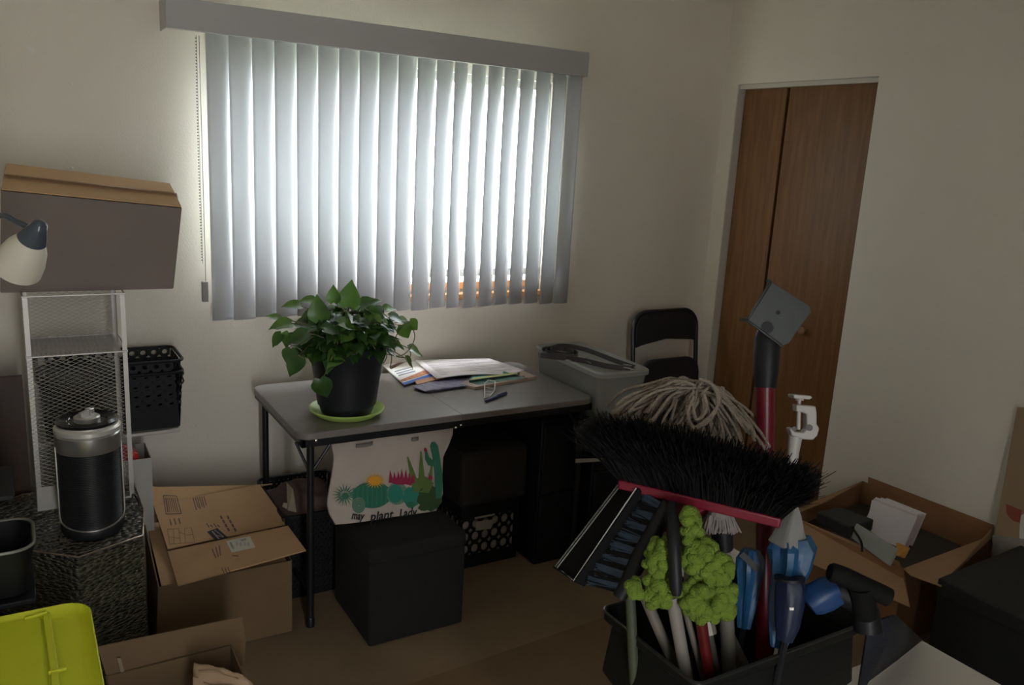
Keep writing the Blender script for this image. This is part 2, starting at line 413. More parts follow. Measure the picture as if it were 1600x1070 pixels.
for m in (M_leaf, M_leafl):
    nt = m.node_tree; b = nt.nodes['Principled BSDF']; t = nt.nodes.new('ShaderNodeBsdfTranslucent'); t.inputs[0].default_value = (.22, .42, .05, 1)
    mx = nt.nodes.new('ShaderNodeMixShader'); mx.inputs[0].default_value = .2
    nt.links.new(b.outputs[0], mx.inputs[1]); nt.links.new(t.outputs[0], mx.inputs[2]); nt.links.new(mx.outputs[0], nt.nodes['Material Output'].inputs[0])
LO = [(0, 0), (.16, -.10), (.36, -.06), (.46, .12), (.44, .34), (.34, .56), (.18, .80), (0, 1.05)]
def leaf(mb, base, d, nrm, L, mi=0, curl=.25, fold=.22):
    "heart-shaped leaf from base along d"
    d = V(d).normalized(); nrm = V(nrm); nrm = (nrm-d*nrm.dot(d)).normalized(); sd = d.cross(nrm)
    vs = []; fs = []; rows = len(LO)
    ys = [.0, .12, .3, .5, .72, .9, 1.05]; hw = [.16, .44, .47, .40, .26, .11, 0]; y0 = [-.10, 0, 0, 0, 0, 0, 0]
    def P(x, y): return V(base)+d*(y*L)+sd*(x*L)+nrm*(L*(fold*abs(x)-curl*y*y+.03*math.sin(9*y+x*5)))
    for i, y in enumerate(ys):
        for x in (-1, -.5, 0, .5, 1):
            yy = y - (.13*abs(x) if i == 0 else 0)
            vs.append(P(x*hw[i]*(.75 if i == 0 else 1)*(1.6 if i == 0 else 1), yy))
    for i in range(len(ys)-1):
        for k in range(4): fs.append((i*5+k, i*5+k+1, (i+1)*5+k+1, (i+1)*5+k))
    mb.add(vs, fs, mi)
fol = MB(); fol.keep = True; stm = MB()
rng = random.Random(11)
top = PC+V((0, 0, z0+.235))
def add_leaf(tip_u, tip_v, dy, L, d=None, nrm=None, mi=0, stem=True):
    "leaf whose base stands at the pixel, at y = PC.y+dy"
    p = at(tip_u, tip_v, 'y', PC.y+dy)
    if d is None: d = (p-top)+V((0, 0, -.05))
    if nrm is None: nrm = V((rng.uniform(-.5, .5), -.6, .8))
    leaf(fol, p, d, nrm, L, mi)
    if stem:
        b = top+V((rng.uniform(-.07, .07), rng.uniform(-.07, .07), -.01)); m = (b+p)*.5+V((0, 0, .05))
        stm.tube(bez(b, b+V((0, 0, .05)), m, p, 8), .0018, 5)
# general crown
for i in range(420):
    a = rng.uniform(0, 2*math.pi); el = rng.uniform(-.12, 1.0)
    R_ = .165*(rng.random()**.3); rad = V((math.cos(a)*math.cos(el), math.sin(a)*math.cos(el), math.sin(el)*.93+.03))
    p = top+rad*R_*V((1, 1, 1)).length/1.732
    d = V((math.cos(a+rng.uniform(-.7, .7)), math.sin(a+rng.uniform(-.7, .7)), rng.uniform(-.55, .35)))
    nr = V((rng.uniform(-.5, .5), rng.uniform(-.8, .2), 1))
    L = rng.uniform(.042, .074)
    leaf(fol, p-d*L*.3, d, nr, L, 1 if rng.random() < .22 else 0, rng.uniform(.1, .4), rng.uniform(.1, .35))
    if i % 3 == 0:
        b = top+V((math.cos(a), math.sin(a), 0))*.05
        stm.tube(bez(b, b+V((0, 0, .06)), p+V((0, 0, .03)), p-d*L*.3, 7), .0018, 5)
camdir = -CF
# leaves with a place of their own in the photograph
for (u, v, dy, L, du, dv, mi, face) in (
    (545, 478, -.03, .085, 2, -30, 0, 1), (522, 472, -.02, .055, -2, -24, 0, 1), (500, 500, -.06, .08, -5, -30, 0, 1),
    (470, 478, -.02, .06, -35, -5, 1, 0), (494, 470, 0, .055, -26, -4, 1, 0), (455, 505, -.04, .07, -34, 3, 1, 0), (440, 500, .0, .05, -22, -10, 1, 0),
    (565, 478, .0, .075, 30, -14, 0, 0), (590, 482, 0, .06, 22, 22, 0, 0), (600, 482, .03, .05, 24, -2, 1, 0), (610, 495, -.02, .07, 32, 8, 0, 0),
    (625, 500, 0, .06, 28, 10, 1, 0), (628, 508, -.03, .06, 12, 24, 1, 1), (640, 502, -.02, .05, 14, 14, 1, 1), (455, 545, -.08, .06, -5, 26, 0, 1), (468, 555, -.10, .075, -16, 28, 0, 1),
    (440, 522, -.05, .05, -20, 22, 0, 0), (452, 520, -.06, .05, -8, 26, 0, 0), (640, 545, -.04, .07, 26, 10, 1, 0), (634, 560, -.06, .055, 18, 18, 1, 0), (500, 592, -.155, .075, 12, 34, 0, 1),
    (480, 520, -.12, .07, -20, 8, 0, 0), (530, 505, -.14, .075, 24, 4, 1, 0), (505, 515, -.15, .07, 26, 0, 0, 0), (560, 520, -.13, .07, 10, 20, 0, 0), (590, 530, -.1, .07, 20, 16, 0, 0)):
    p = at(u, v, 'y', PC.y+dy); q = at(u+du, v+dv, 'y', PC.y+dy)
    nr = camdir*1.0+V((0, 0, .3)) if face else V((0, -.45, 1))
    leaf(fol, p, q-p, nr, L, mi)
    if v < 585:
        b = top+V((rng.uniform(-.09, .09), rng.uniform(-.09, .09), -.01))
        stm.tube(bez(b, b+V((0, 0, .05)), (b+p)*.5+V((0, 0, .05)), p, 8), .0018, 5)
for pl in (((595, 545), (612, 540), (622, 520), (640, 502)), ((600, 552), (625, 556), (640, 545), (648, 528), (646, 515)), ((600, 545), (616, 556), (640, 558), (640, 545)),
           ((610, 540), (612, 560), (610, 575), (618, 572)), ((590, 540), (604, 552), (600, 566), (588, 572)), ((520, 555), (512, 575), (505, 590), (500, 592)), ((472, 548), (460, 540), (452, 538)), ((475, 560), (466, 555), (468, 555))):
    stm.tube(spline([at(u, v, 'y', PC.y-.05 if u > 560 else PC.y-.14) for u, v in pl], 6), .0019, 6)
o = fol.build('foliage', [M_leaf, M_leafl], pp, ang=180)
stm.build('stems', mat('vine_stem', (.13, .14, .06), .5), pp)

# ------------------------------------------------------------------ papers on the table
def sheet(name, px, z, t, mats, label, cat, deco=None, group=None, curl=None):
    q = [at(u, v, 'z', z) for u, v in px]; mb = MB(); 
    mb.slab([p+V((0, 0, t/2)) for p in q], t)
    if deco: deco(mb, z+t+.0006)
    o = mb.build(name, mats, smooth=False); return tag(o, label, cat, group)
M_cardb = mat('blue_folder', (.12, .16, .30), .5); M_teal = mat('teal_folder', (.10, .33, .32), .45, var=.3, vscale=9)
sheet('magazine', [(652, 600), (740, 588), (765, 597), (668, 614)], TH, .007, mat('dark_cover', (.07, .07, .13), .4), 'dark glossy catalogue lowest in the pile, nearest the table edge', 'magazine')
sheet('magazine', [(645, 605), (655, 600), (747, 590), (762, 599), (664, 612)], TH+.008, .004, mat('purple_cover', (.25, .24, .36), .3, var=.5, vscale=40), 'shiny purple-grey booklet above the dark catalogue', 'magazine')
def d1(mb, z):
    for r_ in (((800, 585), (826, 590), (746, 601), (735, 597)),): mb.slab([at(u, v, 'z', z) for u, v in r_], .0008, 1)
    for u, v in ((818, 588), (822, 592)): mb.lathe([(.006, 0), (.004, .002)], at(u, v, 'z', z), 10, mi=2)
sheet('magazine', [(720, 604), (738, 590), (804, 578), (838, 592), (742, 609)], TH, .012, [mat('cream_cover', (.55, .42, .35), .5), mat('green_page', (.12, .25, .22), .35, var=.5, vscale=30), mat('red_dot', (.5, .05, .03), .5)], 'cream edged booklet with green page, right end of the pile', 'booklet', d1)
def d2(mb, z):
    mb.slab([at(u, v, 'z', z) for u, v in ((735, 594), (740, 590), (805, 582), (809, 584), (741, 593))], .001, 1)
sheet('folder', [(733, 597), (742, 588), (800, 577), (812, 584), (741, 595)], TH+.013, .009, [M_teal, mat('lime_edge', (.55, .6, .25), .5)], 'teal folder with pale yellow edge under the big paper', 'folder', d2)
def d3(mb, z):
    # cover artwork: blue band, orange picture, grey lines of print
    def bar(p, mi): mb.slab([at(u, v, 'z', z) for u, v in p], .0008, mi)
    bar(((629, 598), (676, 583), (688, 585), (631, 601)), 1)
    bar(((625, 594), (664, 578), (675, 582), (629, 596)), 2)
    for k in range(3): bar(((616+3*k, 580+3*k), (642+3*k, 573+3*k), (643+3*k, 574+3*k), (617+3*k, 581.2+3*k)), 3)
    bar(((608, 573), (630, 563), (634, 565), (612, 576)), 4)
    bar(((632, 562), (640, 560), (644, 564), (636, 566)), 5)
sheet('magazine', [(598, 573), (640, 560), (690, 584), (632, 602)], TH+.004, .006, [mat('newsprint', (.88, .84, .82), .6), mat('royal_blue', (.05, .16, .62), .5), mat('orange_print', (.60, .25, .14), .6, var=.5, vscale=80), mat('grey_print', (.25, .27, .35), .7), mat('brown_print', (.25, .12, .09), .7), mat('orange_tab', (.8, .3, .05), .6)], 'white supermarket flyer with blue band at left of the paper pile', 'magazine', d3)
sheet('folder', [(648, 596), (690, 586), (700, 589), (652, 602)], TH+.010, .004, mat('peach_card', (.62, .33, .2), .6), 'peach coloured card peeping out beneath the big white paper', 'card')
# big curled sheet
mb = MB(); A = [at(u, v, 'z', TH+.026) for u, v in ((648, 561), (682, 590), (819, 581), (765, 560))]; N = 12; vs = []
for i in range(N+1):
    for j in range(N+1):
        s_, t_ = i/N, j/N; p = (A[0]*(1-s_)+A[3]*s_)*(1-t_)+(A[1]*(1-s_)+A[2]*s_)*t_
        p.z += .014*(max(0, s_-.8)/.2)**2*t_ + .006*math.sin(s_*5)*t_ - .004*(1-s_); vs.append(p)
mb.add(vs, [(i*(N+1)+j, (i+1)*(N+1)+j, (i+1)*(N+1)+j+1, i*(N+1)+j+1) for i in range(N) for j in range(N)])
P0, P1, P3 = A[0], A[1], A[3]
for k in range(14):
    t0 = .1+.06*k
    q = []
    for s_, t_ in ((.08, t0), (.92-.2*(k % 3), t0), (.92-.2*(k % 3), t0+.012), (.08, t0+.012)):
        p = (A[0]*(1-s_)+A[3]*s_)*(1-t_)+(A[1]*(1-s_)+A[2]*s_)*t_
        p.z += .014*(max(0, s_-.8)/.2)**2*t_ + .006*math.sin(s_*5)*t_ - .004*(1-s_)+.0025; q.append(p)
    mb.add(q, [(0, 1, 2, 3)], 1)
o = mb.build('paper_sheet', [mat('pinkish_paper', (.90, .84, .86), .6), mat('faint_print', (.78, .71, .74), .7)]); solid(o, .001)
tag(o, 'large curled white printed sheet on top of the paper pile', 'paper')
# pen and clip
a = at(758, 627, 'z', TH+.006); b = at(791, 614, 'z', TH+.006)
mb = MB(); mb.tube([a, a+(b-a)*.06, b], [.002, .0055, .0055], 12); mb.tube([a+(b-a)*.55+V((0, 0, .006)), b+V((0, 0, .006))], .0018, 6)
tag(mb.build('pen', mat('navy_pen', (.03, .03, .16), .3)), 'dark blue pen on the table in front of the papers', 'pen')
mb = MB(); lp = [at(u, v, 'z', TH+.004) for u, v in ((757, 624), (757, 606), (763, 601), (773, 603), (773, 610), (764, 622))]
mb.tube([p+V((0, 0, .02 if i in (1, 2, 3) else .002)) for i, p in enumerate(lp)], .0022, 8, closed=True)
for k in range(3):
    f_ = .25+.25*k; mb.tube([lp[0]*(1-f_)+lp[1]*f_+V((0, 0, .02*f_)), lp[5]*(1-f_)+lp[4]*f_+V((0, 0, .014*f_+.004))], .0014, 6)
tag(mb.build('wire_clip', mat('white_wire', (.75, .75, .75), .3)), 'small white looped clip beside the blue pen', 'clip')

# ------------------------------------------------------------------ black ottoman and canvas bag
OX0, OX1, OY0, OY1, OH = -2.238, -1.878, -.925, -.565, .352
ot = thing('storage_ottoman', 'black fabric cube ottoman in front of the folding table', 'ottoman', ((OX0+OX1)/2, (OY0+OY1)/2, 0))
mb = MB(); mb.bb(OX0+.004, OX1-.004, OY0+.004, OY1-.004, 0.002, OH-.045); mb.build('body', M_blackf, ot, bevel=.01)
mb = MB(); n = 10; vs = []
cx, cy = (OX0+OX1)/2, (OY0+OY1)/2; w = OX1-OX0
for z, ins in ((OH-.044, 0), (OH-.012, 0), (OH-.003, .004), (OH, .012), (OH+.004, .05), (OH+.006, .11)): vs.append(rrect(cx, cy, w-2*ins, w-2*ins, max(.012, .02-ins), z, 4))
mb.loops(vs); mb.build('lid', M_blackf, ot, ang=60)

bag = thing('tote_bag', 'cream canvas tote bag printed with cacti, standing on the ottoman', 'bag', (-2.05, -.7, OH))
M_canv = mat('canvas', (.47, .41, .36), .9, bump=.15, bscale=350)
BP = V((0, -.742, OH)); BN = V((0, -1, .20)).normalized()
def cb(x, y): return 500+x/5.945, 660+y/5.945         # detail view -> photograph
def bagz(p):
    return BN*(.004*math.sin(p.x*21+p.z*9)+.003*math.sin(p.z*30+p.x*12))
def bp(x, y, off=0):
    u, v = cb(x, y); p = onp(u, v, BP, BN); p.z = min(p.z, TH-.062); return p+bagz(p)+BN*off
outl = [(150, 955), (90, 850), (75, 750), (130, 330), (105, 210), (250, 150), (420, 120), (700, 60), (1000, 20), (1250, -60), (1245, 110), (1150, 340), (1140, 800), (1050, 870), (700, 930)]
# front as a filled grid between left and right borders
def border(y, side):
    L_ = [(-60, 112), (60, 112), (210, 105), (330, 130), (560, 98), (750, 75), (850, 90), (955, 150)]
    R_ = [(-60, 1250), (110, 1245), (230, 1200), (340, 1150), (560, 1142), (800, 1140), (830, 1110), (955, 1080)]
    T = L_ if side == 0 else R_
    for i in range(len(T)-1):
        if T[i][0] <= y <= T[i+1][0]:
            f_ = (y-T[i][0])/(T[i+1][0]-T[i][0]); return T[i][1]*(1-f_)+T[i+1][1]*f_
    return T[-1][1]
mb = MB(); NX, NY = 26, 22; fr = []; bk = []
for j in range(NY+1):
    y = -60+1015*j/NY; a, b = border(y, 0), border(y, 1)
    for i in range(NX+1):
        s_ = i/NX; x = a+(b-a)*s_; yy = y-(130*s_ if j > NY*.8 else 130*s_*j/NY/.8)*(j/NY)
        e = (1-(2*s_-1)**6)
        p = bp(x, yy); dep = .05+.05*(j/NY)
        fr.append(p-BN*(.012*(1-e))); bk.append(p+V((0, 1, 0))*(dep*e+.004))
W_ = NX+1; K = len(fr)
fs = [(j*W_+i, j*W_+i+1, (j+1)*W_+i+1, (j+1)*W_+i) for j in range(NY) for i in range(NX)]
fs += [(K+j*W_+i, K+(j+1)*W_+i, K+(j+1)*W_+i+1, K+j*W_+i+1) for j in range(NY) for i in range(NX)]
for j in range(NY):
    fs.append((j*W_, (j+1)*W_, K+(j+1)*W_, K+j*W_)); fs.append((j*W_+NX, K+j*W_+NX, K+(j+1)*W_+NX, (j+1)*W_+NX))
for i in range(NX): fs.append((NY*W_+i, NY*W_+i+1, K+NY*W_+i+1, K+NY*W_+i))
mb.add(fr+bk, fs)
DM = [M_canv, mat('print_green', (.03, .15, .09), .8), mat('print_teal', (.02, .21, .15), .8), mat('print_olive', (.10, .17, .035), .8), mat('print_yellow', (.72, .33, .02), .8),
      mat('print_magenta', (.30, .015, .06), .8), mat('print_ink', (.01, .01, .012), .8), mat('print_dark', (.03, .07, .02), .8), mat('print_sage', (.14, .24, .17), .8)]
def poly(pts, mi, off=.002):
    # fan from the centroid so that it follows the cloth
    c = (sum(p[0] for p in pts)/len(pts), sum(p[1] for p in pts)/len(pts)); k = len(pts)
    mb.add([bp(x, y, off) for x, y in pts]+[bp(*c, off)], [(i, (i+1) % k, k) for i in range(k)], mi)
def blob(cx, cy, rx, ry, mi, off=.002, n=22, wob=0):
    poly([(cx+rx*math.cos(a)*(1+wob*math.sin(a*7)), cy+ry*math.sin(a)*(1+wob*math.cos(a*9))) for a in [2*math.pi*i/n for i in range(n)]], mi, off)
def line2(pts, w, mi, off=.003):
    for i in range(len(pts)-1):
        (x0, y0), (x1, y1) = pts[i], pts[i+1]; L = math.hypot(x1-x0, y1-y0) or 1; nx, ny = -(y1-y0)/L*w/2, (x1-x0)/L*w/2
        mb.add([bp(x0+nx, y0+ny, off), bp(x1+nx, y1+ny, off), bp(x1-nx, y1-ny, off), bp(x0-nx, y0-ny, off)], [(0, 1, 2, 3)], mi)
def star(cx, cy, r0, r1, n, mi, a0=0, a1=360, sy=1, off=.003):
    for k in range(n):
        a = math.radians(a0+(a1-a0)*k/n); da = .16
        poly([(cx+r0*math.cos(a-da), cy+r0*math.sin(a-da)*sy), (cx+r1*math.cos(a), cy+r1*math.sin(a)*sy), (cx+r0*math.cos(a+da), cy+r0*math.sin(a+da)*sy)], mi, off)
blob(480, 670, 185, 125, 1, .0022); 
for k in range(-4, 5): line2([(480+k*42, 560+abs(k)*12), (480+k*47, 670), (480+k*42, 780-abs(k)*12)], 13, 2, .0032)
blob(715, 660, 100, 105, 8, .0024); blob(850, 690, 85, 95, 2, .0026, wob=.1); blob(1010, 700, 110, 120, 7, .0028, wob=.08)
blob(700, 660, 70, 85, 2, .003); 
blob(505, 535, 58, 38, 4, .0034); star(505, 540, 50, 115, 20, 4, 0, 360, .65, .0036); blob(505, 532, 34, 9, 5 if False else 4, .004)
for k, (x, h) in enumerate(((655, 440), (690, 455), (725, 450), (755, 425), (790, 432), (825, 440), (850, 470))):
    poly([(x-2+k*2, h), (x+30, 560), (x-20, 560)], 5, .0036); 
blob(740, 545, 85, 32, 5, .0038); poly([(760, 560), (880, 500), (840, 585)], 5, .0038)
for (x0, x1, xt, yt) in ((850, 925, 812, 312), (905, 975, 930, 262), (975, 1030, 1035, 395)): poly([(x0, 600), (xt-6, yt+10), (xt, yt), (xt+8, yt+10), (x1, 600)], 3, .0032)
poly([(860, 640), (880, 520), (980, 500), (1050, 560), (1000, 650)], 3, .003)
sag = [(1065, 700), (1060, 460), (1040, 330), (1012, 215), (1030, 180), (1062, 178), (1090, 215), (1112, 330), (1135, 500), (1120, 700)]
poly(sag, 1, .0034)
for k in range(3): line2([(1040+k*18, 200), (1062+k*17, 340), (1078+k*15, 500), (1078+k*14, 650)], 5, 2, .0044)
poly([(965, 265), (985, 260), (1010, 320), (1050, 360), (1050, 405), (1000, 395), (970, 340)], 1, .0034)
poly([(955, 240), (975, 230), (990, 262), (960, 268)], 5, .004); blob(1020, 510, 20, 22, 5, .0042)
star(225, 670, 42, 118, 18, 1, 0, 360, .95, .0026); star(230, 680, 30, 85, 13, 8, 8, 368, .95, .0034); blob(232, 682, 34, 34, 1, .003)
blob(355, 765, 62, 75, 8, .0036)
for r_ in (20, 38, 56): 
    line2([(355+r_*math.cos(math.radians(a))*(1+.1*math.cos(math.radians(a*5))), 770+r_*1.1*math.sin(math.radians(a))) for a in range(0, 361, 24)], 5, 1, .0046)
blob(960, 790, 50, 30, 7, .0026, wob=.1); blob(845, 765, 40, 30, 1, .0026, wob=.1)
for (s_, x, y, sz, ang, wid) in (('may', 285, 912, 105, -5, 122), ('plant', 458, 930, 112, 6, 235), ('Lady', 738, 905, 112, 7, 172)):
    tv, tf = text2d(s_, sz, .3); ca, sa = math.cos(math.radians(ang)), math.sin(math.radians(ang)); k_ = wid/max(p[0] for p in tv)
    mb.add([bp(x+(a*k_*ca-b*sa), y-20-(a*k_*sa+b*ca), .0046) for a, b in tv], tf, 6)
o = mb.build('canvas_body', DM, bag, smooth=True, ang=60)
for (x0, y0, x1, y1) in ((335, 215, 490, 190), (840, 150, 900, 140)):
    mb = MB(); a, b = bp(x0, y0, .004), bp(x1, y1, .004)
    mb.band(bez(a, a+BN*.012-V((0, 0, .004)), b+BN*.012-V((0, 0, .004)), b, 10), V((0, 0, 1)), .012, .002)
    mb.build('handle', mat('strap_dark', (.20, .17, .15), .9), bag)

# ------------------------------------------------------------------ things under the table
def rim_basket(name, x0, x1, y0, y1, z0, z1, m, parent, nx, ny, nyd=None, hr=.28, skiprow=(), taper=.0, rimr=.005):
    "open basket with round holes in its four sides"
    mb = MB(); nd = nyd or nx
    c = [V((x0, y0, z1)), V((x1, y0, z1)), V((x1, y1, z1)), V((x0, y1, z1))]; t = taper
    b = [V((x0+t, y0+t, z0)), V((x1-t, y0+t, z0)), V((x1-t, y1-t, z0)), V((x0+t, y1-t, z0))]
    for k in range(4):
        k2 = (k+1) % 4; nn = nx if k % 2 == 0 else nd
        perf(mb, b[k], (b[k2]-b[k])/nn, (c[k]-b[k])/ny, nn, ny, hr, {(i, j) for i in range(nn) for j in skiprow})
    mb.add(b, [(0, 1, 2, 3)])
    o = mb.build(name, m, parent, smooth=False); solid(o, .0025); return o
cr = thing('storage_crate', 'black crate with round holes and white label, on floor under table', 'crate', (-1.6, -.42, 0))
CX0, CX1, CYF, CYB2 = -1.72, -1.455, -.575, -.30
rim_basket('crate_body', CX0, CX1, CYF, CYB2, .004, .27, M_black, cr, 6, 5, 6, .34, skiprow=(0, 4))
mb = MB(); mb.tube(rrect((CX0+CX1)/2, (CYF+CYB2)/2, CX1-CX0, CYB2-CYF, .01, .27, 3), .006, 6, closed=True); mb.build('rim', M_black, cr)
mb = MB(); q = [at(u, v, 'y', CYF-.004) for u, v in ((743, 829), (767, 826), (774, 811), (744, 815))]; mb.slab(q, .001)
q = [at(u, v, 'y', CYF-.004) for u, v in ((742, 811), (773, 805), (773, 802), (742, 808))]; mb.slab(q, .001)
mb.build('label', mat('dull_label', (.35, .33, .30), .6), cr)
mb = MB(); mb.bb(CX0+.012, CX1-.012, CYF+.012, CYB2-.012, .008, .2)
tag(mb.build('folded_cloth', mat('beige_cloth', (.42, .36, .32), .9, bump=.4, bscale=30), bevel=.01), 'pale cloth seen through the holes of the black crate', 'cloth')
mb = MB(); mb.bb(-1.74, -1.44, -.6, -.2, .278, .5); o = mb.build('fabric_bin', mat('dark_brown_fabric', (.018, .014, .012), .9, bump=.2, bscale=300), bevel=.012)
tag(o, 'dark fabric storage bin on top of the perforated crate', 'box')
dc = thing('storage_cabinet', 'black cabinet under the right end of the folding table', 'cabinet', (-1.3, -.5, 0))
mb = MB(); mb.bb(-1.425, -1.235, -.665, -.2, .0, .62); mb.build('body', M_black, dc, bevel=.006)
mb = MB(); mb.bb(-1.418, -1.242, -.675, -.665, .02, .3); mb.build('door', M_black, dc, bevel=.004)
mb = MB(); mb.bb(-1.418, -1.242, -.675, -.665, .31, .6); mb.build('door', M_black, dc, bevel=.004)
lb = thing('laundry_basket', 'black basket of clothes behind the left legs of the table', 'basket', (-2.27, -.3, 0))
rim_basket('basket_body', -2.40, -2.12, -.52, -.14, .004, .33, M_black, lb, 14, 12, 18, .12, taper=.01)
mb = MB(); mb.tube(rrect(-2.26, -.33, .285, .385, .03, .33, 4), .006, 6, closed=True); mb.build('rim', M_black, lb)
mb = MB(); n = 14; vs = []
for i in range(n+1):
    for j in range(n+1):
        x = -2.385+.25*i/n; y = -.505+.35*j/n
        e = min(1, 4*min(i, n-i)/n)*min(1, 4*min(j, n-j)/n)
        vs.append(V((x, y, .29+.07*e+.03*noise.noise(V((x*14, y*14, 2)))*e)))
mb.add(vs, [(i*(n+1)+j, (i+1)*(n+1)+j, (i+1)*(n+1)+j+1, i*(n+1)+j+1) for i in range(n) for j in range(n)])
mb.bb(-2.38, -2.14, -.5, -.16, .01, .285)
tag(mb.build('clothing_pile', mat('mauve_cloth', (.16, .11, .105), .9, bump=.3, bscale=40), ang=180), 'dusky pink cloth heaped in the black basket under the table', 'clothes')
mb = MB(); q = [at(u, v, 'y', -.50) for u, v in ((453, 772), (458, 764), (463, 800), (450, 797))]; q[0] += V((0, .04, .03)); mb.slab([q[3], q[2], q[1], q[0]], .004)
q = [at(u, v, 'y', -.52) for u, v in ((443, 785), (449, 786), (448, 795), (441, 791))]; mb.slab([q[3], q[2], q[1], q[0]], .004)
tag(mb.build('paper_tag', mat('cream_paper', (.26, .23, .16), .8)), 'crumpled cream paper lying on the pink cloth in the basket', 'paper')

# clear bin with belts, on black drawers right of the table
M_clear = clear_mat('clear_plastic', (.42, .43, .40), .42, .35)
M_clear2 = clear_mat('clear_lid', (.40, .41, .38), .72, .3)
cbn = thing('storage_bin', 'clear plastic bin with grey lid at the right end of table', 'bin', (-1.08, -.5, .6))
bx, by, bw, bd, brz = -1.088, -.49, .25, .52, -.03
mb = MB(); mb.keep = False
outer = [rrect(bx, by, bw-.05, bd-.05, .03, .605, 5, brz), rrect(bx, by, bw-.01, bd-.01, .035, .785, 5, brz), rrect(bx, by, bw, bd, .04, .786, 5, brz), rrect(bx, by, bw, bd, .04, .79, 5, brz)]
inner = [rrect(bx, by, bw-.02, bd-.02, .03, .79, 5, brz), rrect(bx, by, bw-.06, bd-.06, .025, .609, 5, brz)]
mb.loops(outer+inner); mb.build('tub', M_clear, cbn)
mb = MB(); mb.loops([rrect(bx, by, bw+.012, bd+.012, .045, .79, 5, brz), rrect(bx, by, bw+.012, bd+.012, .045, .806, 5, brz), rrect(bx, by, bw-.004, bd-.004, .04, .812, 5, brz), rrect(bx, by, bw-.03, bd-.03, .03, .803, 5, brz)])
mb.build('lid', M_clear2, cbn, ang=50)
dw = thing('drawer_unit', 'black drawer unit beneath the clear bin beside the table', 'cabinet', (-1.08, -.5, 0))
mb = MB(); mb.bb(-1.205, -.965, -.72, -.22, 0, .60); mb.build('body', M_black, dw, bevel=.006)
for z in (.03, .22, .41):
    mb = MB(); mb.bb(-1.198, -.972, -.732, -.72, z, z+.17); dd = mb.build('drawer', M_black, dw, bevel=.004)
mb = MB(); mb.slab([at(u, v, 'y', -.735) for u, v in ((899, 723), (945, 720), (943, 715), (899, 717))], .003); mb.build('grey_strip', mat('strip_grey', (.33, .32, .30), .5), dw)
M_bagp = clear_mat('plastic_film', (.05, .05, .05), .6, .2)
mb = MB(); n = 16; vs = []
for i in range(n+1):
    for j in range(n+1):
        u = 893+52*i/n; v = 702-62*j/n+ (18*(1-i/n) if j > n*.6 else 0); p = at(u, v, 'y', -.75)
        p.y -= .02+.02*noise.noise(V((i*.45, j*.45, 0)))+.02*math.sin(math.pi*i/n)*math.sin(math.pi*j/n); vs.append(p)
mb.add(vs, [(i*(n+1)+j, (i+1)*(n+1)+j, (i+1)*(n+1)+j+1, i*(n+1)+j+1) for i in range(n) for j in range(n)])
o = mb.build('plastic_bag', M_bagp, ang=25); solid(o, .001); tag(o, 'crumpled thin plastic bag hanging on the black drawer unit', 'bag')
# belts
M_belt = mat('belt_leather', (.08, .07, .075), .4)
bt = thing('leather_belt', 'coiled dark leather belt with buckle on the clear bin lid', 'belt', (-1.1, -.45, .805))
zb = .805
c = at(876, 552, 'z', zb+.012)
pts = []
for k in range(60):
    a = math.radians(200-k*15); r_ = .088-.0008*k
    pts.append(V((c.x+r_*math.cos(a)*.9, c.y+r_*1.1*math.sin(a), zb+.012+.0002*k)))
mb = MB(); mb.band(pts, V((0, 0, 1)), .02, .003); 
mb.build('strap', M_belt, bt)
mb = MB(); mb.band(spline([at(845, 555, 'z', zb+.01), at(905, 562, 'z', zb+.01), at(950, 572, 'z', zb+.008), at(985, 576, 'z', zb+.006)], 6), V((0, 0, 1)), .022, .0035); mb.build('strap', M_belt, bt)
mb = MB(); q = [at(u, v, 'z', zb+.012) for u, v in ((917, 557), (928, 562), (924, 568), (913, 562))]; mb.tube(q, .002, 6, closed=True); mb.build('buckle', M_chrome, bt)
bt2 = thing('leather_belt', 'thin black belt with bright buckle tip along the bin lid edge', 'belt', (-1.0, -.6, zb))
mb = MB(); mb.band(spline([at(855, 545, 'z', zb+.01), at(880, 540, 'z', zb+.012), at(915, 546, 'z', zb+.01), at(960, 563, 'z', zb+.008), at(992, 574, 'z', zb+.006)], 6), V((0, 0, 1)), .02, .0035); mb.build('strap', M_belt, bt2)
mb = MB(); q = [at(u, v, 'z', zb+.01) for u, v in ((970, 573), (990, 577), (992, 572), (974, 569))]; mb.tube(q, .002, 6, closed=True); mb.build('buckle', M_chrome, bt2)

# ------------------------------------------------------------------ folded black chair in the corner
ch = thing('folding_chair', 'black metal folding chair folded flat against the corner wall', 'chair', (-.35, -.15, 0))
M_chair = mat('black_vinyl', (.014, .015, .02), .45)
def cp(u, v, y=-.14): return at(u, v, 'y', y)
L0, L1 = cp(989, 560).x, cp(1086, 560).x; zt = cp(1036, 488).z
lean = lambda z: -.22+.12*z
def fp(x, z, dy=0): return V((x, lean(z)+dy, z))
mb = MB(); r_ = .085
path = [fp(L0-.02, .0), fp(L0, .45), fp(L0, zt-r_)]+[fp(L0+r_-r_*math.cos(a), zt-r_+r_*math.sin(a)) for a in [math.radians(15*k) for k in range(1, 7)]]
path += [fp(L1-r_+r_*math.sin(a), zt-r_+r_*math.cos(a)) for a in [math.radians(15*k) for k in range(0, 7)]]+[fp(L1, .45), fp(L1+.02, 0)]
mb.tube(path, .0115, 10); mb.build('frame', M_blackm, ch)
mb = MB(); outline = []
zt2 = zt-.004; zb1 = cp(1036, 533).z; zb0 = cp(995, 540).z
for k in range(7): a = math.radians(15*k); outline.append((L0+.01+r_-r_*math.cos(a), zt2-r_+r_*math.sin(a)))
for k in range(7): a = math.radians(15*k); outline.append((L1-.01-r_+r_*math.sin(a), zt2-r_+r_*math.cos(a)))
